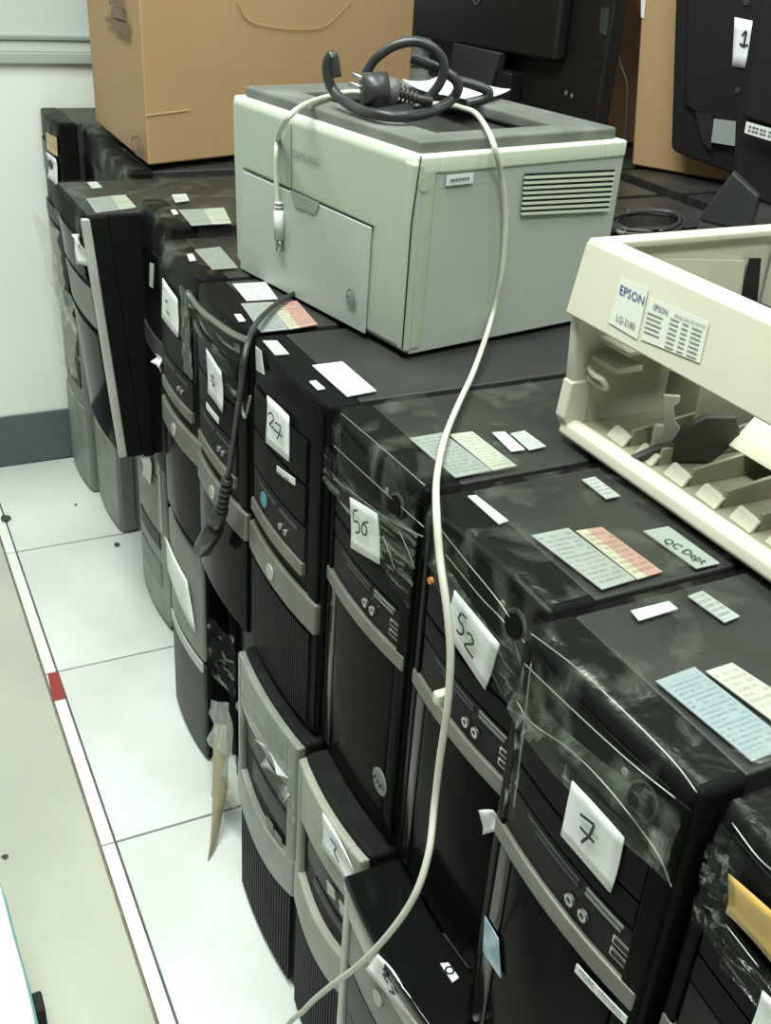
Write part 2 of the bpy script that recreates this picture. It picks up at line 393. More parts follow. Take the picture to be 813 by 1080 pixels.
# ================================================================== COMPUTER TOWERS
class Tower:
    def __init__(s, label, y0, y1, xf, z0=HB, z1=H, D=None, bulge=.006, group=None, casem=case_m, bez=black, bare=False, cin=.003):
        D = D or .445-xf
        s.y0, s.y1, s.xf, s.z0, s.z1, s.D, s.bulge = y0, y1, xf, z0, z1, D, bulge
        s.root = thing('computer_tower', label, 'computer tower', ((xf+D/2), (y0+y1)/2, z0), group)
        box('case', (xf+.032, y0+cin, z0), (xf+D, y1-cin, z1-.001), casem, s.root, b=.002)
        if bare: return
        # bezel: curved shell with rounded edges
        o = s.panel('front_bezel', y0, y1, z0+.002, z1, 0, bez, back=.034, ny=12)
        bev(o, .006, 3)
    def fx(s, y, z):
        t = max(-1, min(1, (y-s.y0)/(s.y1-s.y0)*2-1))
        return s.xf-s.bulge*(1-t*t)
    def panel(s, name, y0, y1, z0, z1, off, m, parent=None, back=None, ny=8, th=.002, curve=0, b=0):
        """Piece that follows the bowed front; off = how proud; curve = how far the middle sags."""
        v = []; n = ny+1
        sag = lambda y: -curve*(1-((y-s.y0)/(s.y1-s.y0)*2-1)**2)
        for lay in (0, 1):
            for z in (z0, z1):
                for i in range(n):
                    y = y0+(y1-y0)*i/ny
                    x = s.fx(y, z)-off if lay == 0 else (s.xf+back if back else s.fx(y, z)-off+th+.001)
                    v.append((x, y, z+sag(y)))
        f = []
        for i in range(ny):
            a = i
            f += [(a, a+1, n+a+1, n+a), (2*n+a, 3*n+a, 3*n+a+1, 2*n+a+1), (a, 2*n+a, 2*n+a+1, a+1), (n+a, n+a+1, 3*n+a+1, 3*n+a)]
        f += [(0, n, 3*n, 2*n), (ny, 2*n+ny, 3*n+ny, n+ny)]
        o = mk(name, v, f, m, parent or s.root)
        if b: bev(o, b)
        return o
    def fp(s, u, v, off=.003):
        x = s.xf-s.bulge*.5
        for _ in range(6):
            p = on_x(u, v, x); x = s.fx(p.y, p.z)-off
        return on_x(u, v, x)
    def surf(s, off):
        return lambda p: Vector((s.fx(p.y, p.z)-off, p.y, p.z))
    def paper(s, px, m=None, off=.0035, warp=.0003, name='paper_sheet', th=.0008, seed=0):
        c = [s.fp(u, v, off) for u, v in px]
        o = sheet(name, c, m or paper_m, s.root, th=th, nrm=(-1, 0, 0), warp=warp, n=6, seed=seed, surf=s.surf(off))
        return o, c
    def write(s, o, c, lines, wd=.0011, off=.0035, m=None):
        return strokes('handwriting', c, lines, wd, m or ink, o, (-1, 0, 0), lift=.0030, surf=s.surf(off))
    def film(s, px, seed, amp=.005, m=None, off=.003, name='cling_film'):
        c = [s.fp(u, v, off) for u, v in px]
        return film(name, c, s.root, (-1, 0, 0), m, amp, 16, seed, s.surf(off))
    def top(s, px, m, name='label_sticker', th=.0009):
        c = [on_z(u, v, s.z1+.0012) for u, v in px]
        return sheet(name, c, m, s.root, th=th, nrm=(0, 0, 1), n=1), c
    def wrap(s, seed, x1=.40, down=.05, amp=.0035, m=None):
        """Cling film over the top that folds down over the front edge."""
        rg = random.Random(seed); nx, ny = 26, 14; v = []; uv = []; f = []
        w = [(rg.uniform(5, 28), rg.uniform(-9, 9), rg.uniform(0, 6), rg.uniform(.3, 1)) for _ in range(6)]
        for i in range(nx+1):
            t = i/nx
            for j in range(ny+1):
                k = j/ny; y = s.y0+.004+(s.y1-s.y0-.008)*k
                d = sum(a*abs(math.sin(kx*t+ky*k+ph)) for kx, ky, ph, a in w)/4*amp
                fr = s.fx(y, s.z1)
                L = down+x1; q = t*L
                if q < down: p = Vector((fr-.003-d, y, s.z1-down+q))
                else: p = Vector((fr-.002+(q-down), y, s.z1+.0014+d*.8))
                v.append(p); uv.append((k+seed, t*2.5+seed))
        for i in range(nx):
            for j in range(ny):
                a = i*(ny+1)+j; f.append((a, a+1, a+ny+2, a+ny+1))
        return mk('cling_film', v, f, m or film_top, s.root, uv=uv, smooth=True)
    def ribs(s, y0, y1, z0, z1, n, off, m, curve=0):
        v = []; f = []
        for k in range(n):
            a = y0+(y1-y0)*(k+.15)/n; b = y0+(y1-y0)*(k+.75)/n
            st = len(v)
            for z in (z0, z1):
                zz = [z-(curve*(1-((yy-s.y0)/(s.y1-s.y0)*2-1)**2) if z == z1 else 0) for yy in (a, b)]
                v += [(s.fx(a, z)-off, a, zz[0]), (s.fx(b, z)-off, b, zz[1]), (s.fx(b, z)+.001, b, zz[1]), (s.fx(a, z)+.001, a, zz[0])]
            f += [tuple(st+q for q in F_) for F_ in BOXF]
        o = mk('ribbed_panel', v, f, m, s.root); o['kind'] = 'stuff'; return o

def ring(T, y, z, r=.0042):
    o = disc('audio_jack', (T.fx(y, z)-.0022, y, z), (-1, 0, 0), r, .0022, metal_m, T.root, 14, inner=r*.5)
    return o
def usb(T, y, z, w_=.0095, h_=.0032):
    a = T.panel('usb_port', y-w_, y+w_, z-h_, z+h_, .002, metal_m, ny=1, th=.003)
    T.panel('socket', y-w_*.8, y+w_*.8, z-h_*.45, z+h_*.45, .0028, void, parent=a, ny=1, th=.002)

def style_media(T, lower=True):
    """Black tower with a thin silver strip across the middle, card slots and front ports."""
    y0, y1 = T.y0, T.y1; z = T.z1
    T.panel('side_rail', y0+.002, y0+.017, T.z0+.01, z-.012, .0035, gloss, b=.002, ny=3)
    T.panel('side_rail', y1-.012, y1-.002, T.z0+.01, z-.012, .0035, gloss, b=.002, ny=3)
    T.panel('top_cap', y0+.017, y1-.012, z-.052, z-.010, .003, gloss, b=.002)
    T.panel('drive_bay', y0+.018, y1-.013, z-.096, z-.056, .0022, black, b=.0012)
    T.panel('drive_bay', y0+.018, y1-.013, z-.118, z-.099, .0022, black, b=.0012)
    pl = T.panel('port_panel', y0+.018, y1-.013, z-.158, z-.1205, .0014, dust_m, b=.001)
    for a, b_, zz in ((.35, .80, .1245), (.35, .72, .1285), (.05, .30, .1235), (.06, .30, .1275)):
        T.panel('card_slot', y0+.018+(y1-y0-.03)*a, y0+.018+(y1-y0-.03)*b_, z-zz-.0012, z-zz+.0008, .0024, midgrey if a < .1 else darkgrey, parent=pl, ny=2, th=.0015)
    T.panel('silver_strip', y0+.004, y1-.003, z-.173, z-.158, .005, silver, b=.002, ny=10, th=.006)
    if lower:
        T.panel('lower_panel', y0+.020, y1-.028, T.z0+.030, z-.176, .0018, gloss, b=.003, ny=10)
        T.panel('lower_side_panel', y1-.026, y1-.004, T.z0+.012, z-.176, .0025, gloss2, b=.002, ny=3)
    for yy in (y1-.093, y1-.106): ring(T, yy, z-.1435)
    for zz in (.1375, .1475): usb(T, y0+.022, z-zz, .008)
    disc('power_button', (T.fx(y0+.016, z)-.0055, y0+.030, z-.028), (-1, 0, .1), .0095, .003, gloss, T.root, 20)
    disc('button_ring', (T.fx(y0+.016, z)-.0050, y0+.030, z-.028), (-1, 0, .1), .0112, .002, darkgrey, T.root, 20, inner=.0095)
    disc('indicator_light', (T.fx(y0+.04, z)-.0035, y0+.047, z-.022), (-1, 0, 0), .0025, .001, midgrey, T.root, 10)

def style_band(T, ribbed=False):
    """Black tower with a broad bowed silver band below the drive bays."""
    y0, y1 = T.y0, T.y1; z = T.z1; W = y1-y0; zb = T.z0+.135
    T.panel('side_rail', y0+.002, y0+.022, zb+.035, z-.006, .0028, gloss, b=.002, ny=3)
    T.panel('drive_bay', y0+.030, y1-.012, z-.092, z-.048, .003, black, b=.0015)
    T.panel('drive_bay', y0+.030, y1-.012, z-.136, z-.095, .003, black, b=.0015)
    pp = T.panel('port_panel', y0+.030, y1-.012, z-.178, z-.139, .0024, dust_m, b=.001)
    for a, b_ in ((.1, .42), (.48, .85)):
        T.panel('card_slot', y0+.03+W*.75*a, y0+.03+W*.75*b_, z-.149, z-.145, .0034, darkgrey, parent=pp, ny=2, th=.0015)
    T.panel('grey_strip', y0+.030, y1-.008, z-.193, z-.178, .005, silver, b=.0015, ny=10, th=.006)
    T.panel('silver_band', y0+.001, y1-.001, zb-.004, zb+.032, .0055, silver, b=.003, ny=14, th=.008)
    disc('badge', (T.fx((y0+y1)/2, 0)-.0056, (y0+y1)/2+.01, zb+.013), (-1, 0, 0), .009, .0012, silver2, T.root, 16)
    T.panel('lower_panel', y0+.002, y1-.002, T.z0+.006, zb-.006, .001 if ribbed else .003, black if ribbed else gloss, b=.002, ny=12)
    if ribbed: T.ribs(y0+.014, y1-.006, T.z0+.012, zb-.010, 36, .0034, dust_m)
    for yy in (y0+W*.45, y0+W*.38): ring(T, yy, z-.164, .0035)
    usb(T, y0+.052, z-.161, .004, .006)

GT = 'black towers along the top layer of the front row'
t0 = Tower('black wrapped tower with a brown tape patch at the lower right corner of the photo', -.323, -.158, -.004)
t7 = Tower('black tower with a white sheet numbered 7 on its front', -.151, .009, -.012, group=GT)
t52 = Tower('black tower with a slanted white sheet numbered 52 on its front', .013, .177, .012, group=GT)
t50 = Tower('black tower with a white sheet numbered 50 and round emblem low on its front', .183, .346, .010, group=GT)
t27 = Tower('black tower with a white sheet numbered 27 and broad silver band', .350, .533, .003, group=GT)
t51 = Tower('black tower with a black cord and plug hanging down its front', .540, .713, .002, group=GT)
t6 = Tower('black silver-banded tower between the cord-hung tower and the far protruding tower', .720, .893, .010, group=GT)
tb = Tower('mostly hidden black tower wedged beside the large black side of the protruding tower', .897, 1.05, .030, z1=.781)
t8 = Tower('protruding black tower with its large plain side and silver edge showing', 1.056, 1.256, -.046, z0=.383, z1=.760, casem=mat('unlit_black_paint', (.006, .0065, .006), .7, spec=.1), bez=mat('unlit_black_paint', (.006, .0065, .006)), cin=.0003)  # blacker paint than the other cases, for the unlit side
f3 = Tower('black tower under the front corner of the big cardboard box', 1.265, 1.455, .075)
f2 = Tower('slightly recessed dark tower beside the wall-side tower, under the cardboard box edge', 1.465, 1.665, .088)
f1 = Tower('farthest black tower against the white wall with yellow tape on its front', 1.675, 1.850, .048)

for T in (t0, t7, t52, t50): style_media(T)
style_band(t27, True); style_band(t51); style_band(t6)
for T in (tb, f3, f2, f1):
    T.panel('drive_bay', T.y0+.02, T.y1-.015, T.z1-.11, T.z1-.05, .003, gloss, b=.0015)
    T.panel('grey_strip', T.y0+.004, T.y1-.004, T.z1-.20, T.z1-.17, .004, darkgrey, b=.0015)
    T.panel('lower_panel', T.y0+.01, T.y1-.01, T.z0+.01, T.z1-.205, .003, gloss, b=.002)
# protruding tower: grey bezel with light rim on the near edge
t8.panel('side_rail', t8.y0-.001, t8.y0+.0065, t8.z0+.004, t8.z1-.004, .006, silver2, b=.003, ny=2, th=.012)
box('lit_top_plate', (t8.xf+.004, t8.y0+.004, t8.z1-.002), (t8.xf+t8.D, t8.y1-.004, t8.z1+.0006), case_m, t8.root, b=.001)  # added plate, paler paint standing for light and film on the top
t8.panel('drive_bay', t8.y0+.03, t8.y1-.02, t8.z1-.10, t8.z1-.04, .003, gloss, b=.0015)
t8.panel('port_panel', t8.y0+.02, t8.y1-.012, t8.z1-.17, t8.z1-.11, .003, midgrey, b=.0015)
t8.panel('lower_panel', t8.y0+.02, t8.y1-.012, t8.z0+.01, t8.z1-.18, .003, gloss, b=.002)

# round emblem on tower 50
p = t50.fp(401, 824, .002)
e = disc('emblem', p, (-1, 0, 0), .0135, .0012, midgrey, t50.root, 24)
c = [t50.fp(u, v, .0028) for u, v in ((394, 812), (408, 830), (408, 838), (394, 822))]
lettering('emblem_letters', 'hp', c, void, e, (-1, 0, 0), lift=.0016, shear=.3)

# sheets of paper with numbers, and front labels
SEVEN = [[(.30, .66), (.52, .70), (.62, .66), (.50, .50), (.36, .36)], [(.36, .56), (.62, .44)]]
o, c = t7.paper([(605, 823), (660, 883), (645, 941), (593, 880)], seed=1)
t7.write(o, c, [[(.30, .72), (.56, .79)], [(.56, .79), (.52, .55), (.42, .33)], [(.34, .53), (.62, .535)]], .0010)
o, c = t7.paper([(609, 1016), (662, 1072.5), (660, 1080), (606.6, 1024)], white_lbl, warp=0, name='label_sticker')
c2 = [t7.fp(u, v, .0045) for u, v in ((612.5, 1021), (656.5, 1068.5), (655.5, 1073.5), (611, 1026))]
lettering('lettering', 'MORK  17D10025', c2, grey_ink, o, (-1, 0, 0), lift=.0006)
t7.paper([(512, 966), (526, 990), (528.5, 1031), (510, 1003)], blue_st, warp=0, name='label_sticker')
o, c = t52.paper([(481, 622), (528, 679), (513, 727), (470, 662)], seed=2)
t52.write(o, c, [[(.40, .84), (.28, .80), (.27, .63), (.38, .62), (.41, .50), (.36, .41), (.28, .40)], [(.47, .60), (.56, .65), (.63, .56), (.54, .42), (.50, .33), (.70, .31)]], .0010)
t52.paper([(509, 853), (523, 853), (527, 875), (510, 880)], warp=.001, name='paper_scrap')
o, c = t50.paper([(370.5, 524), (399, 541.7), (401.5, 595), (371.5, 577)], seed=3)
t50.write(o, c, [[(.36, .86), (.22, .80), (.23, .62), (.38, .64), (.44, .54), (.40, .44), (.28, .41)], [(.74, .75), (.60, .70), (.52, .58), (.55, .47), (.66, .49), (.69, .62), (.58, .67)]], .0009)
o, c = t27.paper([(282.7, 417), (305.7, 439), (305, 487), (282, 466)], seed=4)
t27.write(o, c, [[(.16, .68), (.32, .77), (.44, .70), (.34, .58), (.24, .50), (.46, .50)], [(.52, .66), (.76, .68)], [(.76, .68), (.70, .50), (.60, .33)], [(.46, .48), (.84, .48)]], .0009)
o, c = t27.paper([(292.5, 491), (311.5, 505), (311.5, 512), (292.5, 498)], white_lbl, warp=0, name='label_sticker')
t27.write(o, c, [[(a, .5), (a+.07, .5)] for a in (.1, .2, .3, .4, .55, .65, .75)], .0009, m=grey_ink)
t27.paper([(270, 365), (275.5, 370), (279, 395), (271, 390)], p_small, warp=0, name='label_sticker')
disc('round_sticker', t27.fp(278.5, 527, .003), (-1, 0, 0), .0085, .001, cyan_st, t27.root, 16)
o, c = t51.paper([(218.5, 367), (235, 392), (236, 435), (220, 414)], seed=5, warp=.0004)
t51.write(o, c, [[(.40, .60), (.60, .62)], [(.42, .52), (.62, .48), (.50, .42)]], .0012)
t51.paper([(218, 424), (231, 441), (231, 447), (218, 430)], white_lbl, warp=0, name='label_sticker')
o, c = t6.paper([(172.5, 293), (188, 315), (189, 356), (171, 334)], seed=6)
t6.write(o, c, [[(.35, .62), (.5, .64)], [(.45, .40), (.62, .38)]], .0012)
t6.paper([(166, 373), (170, 386), (170, 393), (165, 381)], seed=7, warp=.002, name='paper_scrap')
tb.paper([(158.5, 277), (162.5, 279), (161.5, 304), (158, 301)], p_small, warp=0, name='label_sticker')
t8.paper([(76, 247), (81, 247), (90, 284), (82, 278)], seed=8, warp=.003)
f1.paper([(48.5, 139), (60, 145), (61, 165), (50, 157)], tape_m, warp=0, name='tape_patch')
f1.paper([(49.5, 160), (60.5, 168), (62, 197), (52, 187)], seed=9, warp=.001)
t0.paper([(773, 920), (845, 985), (838, 1035), (767, 962)], tape_m, warp=.0008, off=.006, name='tape_patch')
t0.paper([(806, 1044), (850, 1090), (840, 1140), (792, 1085)], seed=11)

# stickers on top
t8.top([(92, 193), (102, 192), (108, 198), (97, 199)], p_small)
t8.top([(91, 210), (118, 207), (127, 221.5), (101, 225)], p_grey); t8.top([(118, 207), (132, 206), (144, 219), (127, 221.5)], p_white)
tb.top([(181, 206), (196, 205), (200, 212), (185, 214)], p_small)
tb.top([(188, 222), (215, 221), (225, 237), (202, 238.5)], p_grey); tb.top([(215, 221), (236, 219.5), (244, 236), (225, 237)], p_white)
tb.top([(180, 222), (185, 221.5), (188, 226), (183, 227)], white_lbl)
t6.top([(197, 269), (203, 268), (207, 275), (200, 276)], white_lbl)
t6.top([(205, 264), (232, 261), (251, 283), (224, 285)], p_grey)
t51.top([(245, 300), (280, 298), (293, 316), (260, 318)], p_sq)
t51.top([(254, 321), (284, 319), (304, 348), (275, 351)], p_grey); t51.top([(284, 319.5), (313, 318), (335, 343), (305, 348)], p_pink)
t51.top([(247, 332), (254, 332), (259, 339), (252, 340)], white_lbl)
t27.top([(277, 360), (292, 360), (305, 374), (290, 375)], p_small)
t27.top([(329, 386), (361, 382), (397, 413), (366, 419)], p_sq)
t27.top([(326, 403), (333, 402), (343, 410.5), (335, 412)], white_lbl)
t50.top([(431.6, 463), (467, 457), (518, 497), (480, 504.6)], p_grey); t50.top([(473, 459), (498, 456), (544.5, 492), (519.5, 497)], p_white)
t50.top([(519, 457), (532, 456), (553.6, 475), (539, 477)], white_lbl); t50.top([(538, 458), (553, 455), (575.7, 471.5), (558, 475.5)], p_small)
t52.top([(560, 565.6), (599, 557.7), (670, 612), (634.5, 622.7)], p_grey); t52.top([(607, 560.7), (634.5, 556.7), (698.5, 604), (672, 612)], p_pink)
t52.top([(493, 524), (501.6, 523), (536, 550), (526, 553.5)], white_lbl)
t52.top([(613.5, 506.7), (627, 503.6), (654, 524), (639, 527)], p_bar)
o, c = t52.top([(678, 561), (704.7, 556), (759, 595), (734, 600.7)], mat('grey_green_label', (.27, .30, .275), .5))
c2 = [on_z(u, v, H+.003) for u, v in ((705, 567), (748, 591), (738, 596), (696, 571))]
lettering('lettering', 'QC Dept', c2, ink, o, (0, 0, 1), lift=0)
t7.top([(665, 645), (705, 635), (714.7, 643), (673.6, 655.5)], white_lbl)
t7.top([(725, 629.6), (740.5, 624), (780, 651), (764, 657.6)], p_bar)
t7.top([(691, 719.4), (732, 704.4), (836, 787), (793, 804)], p_blue); t7.top([(743.8, 709), (771.6, 700), (880, 770), (846, 785)], p_white)

# cling film
for k, T in enumerate((t0, t7, t52, t50, t6, tb, t8, f3, f2, f1)): T.wrap(3*k+2, amp=.004)
t7.film([(561, 720), (735, 850), (718, 925), (548, 745)], 21, .012, film_v)
t7.film([(560, 700), (574, 706), (550, 862), (538, 858)], 22, .004)
t52.film([(470, 580), (562, 690), (555, 745), (470, 610)], 23, .012, film_v)
t50.film([(352, 468), (452, 560), (446, 600), (350, 505)], 24, .007)
t50.film([(400, 545), (446, 580), (440, 640), (402, 590)], 25, .005)
t51.film([(207, 310), (262, 362), (258, 425), (210, 345)], 26, .008)
t6.film([(197, 300), (206, 308), (210, 400), (200, 390)], 27, .008, film_old)
t0.film([(760, 880), (790, 905), (775, 1000), (742, 965)], 28, .008)
t0.film([(778, 975), (850, 1050), (840, 1090), (770, 1010)], 29, .006)
f1.film([(43, 224), (70, 244), (78, 330), (60, 300)], 30, .012, film_flap, off=.03)
f1.film([(60, 280), (86, 320), (88, 400), (70, 380)], 31, .012, film_flap, off=.03)
# loose rolled film edge across the cord-hung tower
pts = [t51.fp(u, v, .012) for u, v in ((198, 308), (210, 325), (228, 340), (246, 352), (262, 359))]
tube('film_fold_or_glint', pts, .0035, film_old, t51.root, 6)
pts = [t51.fp(u, v, .010) for u, v in ((249, 440), (252, 418), (258, 440), (264, 418))]
tube('film_fold_or_glint', pts, .002, film_old, t51.root, 6)
tube('film_fold_or_glint', [t52.fp(u, v, .010) for u, v in ((452, 540), (475, 552), (505, 575), (540, 605), (583, 648))], .0022, film_m, t52.root, 6)
def crease_glints(T, lines, r=.0011, off=.006):  # pale tubes stand in for bright highlights along the film creases
    for ln in lines: tube('film_fold_or_glint', [T.fp(u, v, off) for u, v in ln], r*.42, film_flap, T.root, 5)
crease_glints(t7, [[(560, 668), (610, 706), (660, 752), (710, 803), (735, 836)], [(553, 700), (600, 745), (660, 800), (712, 842)], [(545, 740), (560, 762), (600, 790), (640, 830), (690, 895), (708, 935)], [(560, 700), (553, 760), (542, 850)]])
crease_glints(t50, [[(360, 436), (400, 470), (448, 512)], [(352, 470), (390, 505), (447, 556)], [(352, 505), (375, 522), (410, 548), (446, 566)], [(404, 565), (412, 588), (416, 600)], [(421, 560), (432, 585), (437, 600)]], .0009)
crease_glints(t52, [[(462, 555), (490, 590), (530, 640), (560, 690)], [(470, 585), (505, 628), (540, 670), (556, 742)]], .001)
crease_glints(t0, [[(772, 868), (800, 905), (830, 930)], [(765, 975), (800, 1020)]], .001)
disc('orange_tab', t52.fp(456, 612, .006), (-1, 0, 0), .0028, .003, orange_m, t52.root, 8)

# the protruding tower leans: its foot sits 3 cm further back than its top
for ch in t8.root.children:
    for vx in ch.data.vertices: vx.co.x += .032*(1-vx.co.z/.377)

# ---- bottom layer
def style_frame(T, frame, inset, papers=None, ribm=dust_m, zsplit=.18, parts=True):
    """Older tower: light frame round a dark drive recess, ribbed black lower half."""
    y0, y1 = T.y0, T.y1; z = T.z1
    T.panel('bezel_frame', y0+.001, y0+.022, zsplit, z-.004, .008, frame, b=.003, ny=3, th=.010)
    T.panel('bezel_frame', y1-.016, y1-.001, zsplit, z-.004, .008, frame, b=.003, ny=3, th=.010)
    T.panel('bezel_frame', y0+.020, y1-.014, z-.074, z-.004, .008, frame, b=.003, ny=8, th=.010)
    T.panel('bezel_band', y0+.001, y1-.001, zsplit-.012, zsplit+.044, .009, frame, b=.003, ny=12, th=.012, curve=.018)
    T.panel('drive_bay', y0+.022, y1-.016, zsplit+.044, z-.076, .001, inset, ny=6)
    T.panel('drive_door', y0+.03, y1-.03, z-.115, z-.082, .003, darkgrey, b=.001, ny=4)
    T.panel('drive_door', y0+.03, y1-.05, zsplit+.055, z-.125, .003, darkgrey, b=.001, ny=4)
    T.ribs(y0+.012, y1-.004, T.z0+.012, zsplit-.012, 24, .005, ribm, curve=.018)
b0 = Tower('lower tower with grey frame and ribbed black foot, under the tower numbered 27', .345, .528, -.010, 0, HB, bez=dust_m)
b1 = Tower('beige-fronted lower tower with ribbed foot, under the tower numbered 50', .184, .335, -.014, 0, HB, bez=dust_m)
b2 = Tower('silver-framed lower tower whose shiny black top juts out below the tower numbered 52', .004, .180, -.034, 0, .384)
b3 = Tower('dark recessed lower tower draped in dusty film, behind the hanging brown tape', .548, .735, .050, 0, HB)
b4 = Tower('lower tower with white paper on its grey front, its dark side showing', .764, .925, .020, 0, .372)
b45 = Tower('hidden dark lower tower beside the pale grey dented front', .935, 1.095, .085, 0, .383, bare=False)
b5 = Tower('pale grey-green dented lower tower front near the middle of the floor line', 1.105, 1.285, .066, 0, .383)
b55 = Tower('lower tower hidden in shadow behind the big protruding tower', 1.293, 1.46, .15, 0, HB)
b6 = Tower('light grey lower tower with its pale side showing under the protruding tower', 1.475, 1.655, .070, 0, HB, casem=mat('grey_case', (.20, .215, .19), .5, noise=.15), bez=midgrey)
b7 = Tower('grey lower tower nearest the dark baseboard', 1.665, 1.850, .055, 0, HB, bez=midgrey)
br = Tower('dark lower tower under the tower numbered 7', -.170, -.006, .03, 0, HB)
brr = Tower('dark lower tower at the near end, under the tower with brown tape', -.34, -.176, .03, 0, HB)
style_frame(b0, mat('worn_grey_plastic', (.20, .21, .185), .4, noise=.3, metal=.1), void)
style_frame(b1, beige, black, zsplit=.20)
b0.paper([(276, 778), (307, 812), (310, 843), (281, 805)], off=.004, seed=12, warp=.004)
b0.film([(262, 690), (322, 785), (316, 855), (262, 745)], 41, .012, off=.010)
b0.film([(300, 800), (322, 815), (320, 880), (304, 850)], 42, .012, off=.010)
for k in range(2): b0.paper([(281+k*9, 860+k*15), (288+k*9, 870+k*15), (290+k*9, 890+k*15), (283+k*9, 880+k*15)], midgrey, off=.004, warp=0, name='drive_button')
o, c = b1.paper([(343, 856), (375, 913), (374, 941), (342, 891)], off=.010, seed=13, warp=.001)
b1.write(o, c, [[(.3, .7), (.5, .75), (.45, .5), (.6, .4)]], .001, off=.010)
for k in range(2): b1.paper([(345+k*13, 928+k*21), (353+k*13, 939+k*21), (354+k*13, 950+k*21), (346+k*13, 941+k*21)], silver2, off=.006, warp=0, name='drive_button')
# silver-framed tower with glossy black sloping top
b2.panel('bezel_frame', b2.y0+.002, b2.y0+.016, .02, .368, .006, silver2, b=.002, ny=3, th=.008)
b2.panel('bezel_frame', b2.y1-.014, b2.y1-.001, .02, .368, .006, silver2, b=.002, ny=3, th=.008)
b2.panel('bezel_frame', b2.y0+.016, b2.y1-.014, .345, .368, .006, silver2, b=.002, ny=8, th=.008)
b2.panel('drive_bay', b2.y0+.018, b2.y1-.016, .285, .341, .003, midgrey, b=.001)
b2.panel('drive_bay', b2.y0+.018, b2.y1-.016, .225, .281, .003, darkgrey, b=.001)
b2.panel('drive_bay', b2.y0+.018, b2.y1-.016, .13, .221, .002, darkgrey, b=.001)
b2.panel('top_fascia', b2.y0+.001, b2.y1-.001, .370, .3855, .008, gloss2, b=.003, ny=14, back=.06)
o, c = b2.paper([(402, 1005), (428, 1040), (446, 1085), (388, 1021)], off=.006, seed=14, warp=.001)
b2.write(o, c, [[(.3, .8), (.42, .7), (.32, .6), (.46, .5)], [(.55, .5), (.62, .4), (.5, .3)]], .0012, off=.006)
c = [on_z(u, v, .3868) for u, v in ((464, 1017), (472.6, 1016), (484, 1032), (477, 1037))]
o = sheet('round_mark_sticker', c, white_lbl, b2.root, nrm=(0, 0, 1), n=1)
disc('mark', (c[0]+c[2])/2+Vector((0, 0, .001)), (0, 0, 1), .0042, .0005, ink, o, 14, inner=.0026)
sheet('label_sticker', [on_z(u, v, .3868) for u, v in ((467, 985), (474, 984), (499, 1022), (493, 1021))], p_bar, b2.root, nrm=(0, 0, 1), n=1)
disc('drive_button', b2.fp(399, 1052, .003), (-1, 0, 0), .008, .002, silver2, b2.root, 14)
# film-draped dark tower
b3.panel('drive_bay', b3.y0+.02, b3.y1-.02, .24, .36, .003, gloss, b=.001)
b3.panel('lower_panel', b3.y0+.02, b3.y1-.02, .03, .22, .003, gloss, b=.002)
b3.film([(234, 735), (255, 738), (262, 850), (232, 838)], 43, .02, film_flap, off=.03)
b3.film([(226, 650), (255, 672), (255, 735), (224, 705)], 44, .012, off=.02)
# papered grey tower
b4.panel('bezel_frame', b4.y0+.002, b4.y1-.002, .19, .366, .004, midgrey, b=.003, ny=10, th=.006)
b4.panel('lower_panel', b4.y0+.002, b4.y1-.002, .012, .185, .004, darkgrey, b=.004, ny=10, th=.006)
b4.paper([(175, 565), (198, 612), (207, 668), (178, 600)], off=.006, seed=15, warp=.0006)
b4.panel('bezel_strip', b4.y0+.004, b4.y1-.004, .170, .188, .006, silver2, b=.002, ny=8)
# pale dented tower
gg = mat('grey_green_plastic', (.27, .30, .25), .5, col2=(.19, .21, .175), nscale=10)
b5.panel('front_panel', b5.y0+.002, b5.y1-.002, .012, .38, .004, gg, b=.004, ny=10, th=.006)
b5.panel('drive_bay', b5.y0+.03, b5.y1-.03, .27, .30, .006, midgrey, b=.001)
b5.panel('drive_bay', b5.y0+.03, b5.y1-.03, .16, .19, .006, darkgrey, b=.001)
b5.panel('drive_bay', b5.y0+.03, b5.y1-.03, .08, .13, .006, midgrey, b=.001)
b5.paper([(150, 482), (160, 482), (160, 512), (152, 500)], off=.008, seed=16, warp=.001, name='label_sticker')
b5.panel('side_vent', b5.y0+.015, b5.y0+.028, .2, .36, .006, silver2, b=.001, ny=2)
b6.film([(58, 300), (90, 330), (120, 480), (86, 470)], 45, .012, film_old, off=.02) if False else None
for T in (b6, b7):
    T.panel('front_panel', T.y0+.004, T.y1-.004, .012, .2, .004, gg, b=.003, ny=8, th=.006)
    T.panel('drive_bay', T.y0+.02, T.y1-.02, .31, .36, .003, darkgrey, b=.001)
    T.panel('drive_bay', T.y0+.02, T.y1-.02, .24, .30, .003, darkgrey, b=.001)
for T in (br, brr, b45, b55):
    T.panel('drive_bay', T.y0+.02, T.y1-.02, .24, .36, .003, gloss, b=.001)
    T.panel('lower_panel', T.y0+.02, T.y1-.02, .02, .22, .003, gloss, b=.002)

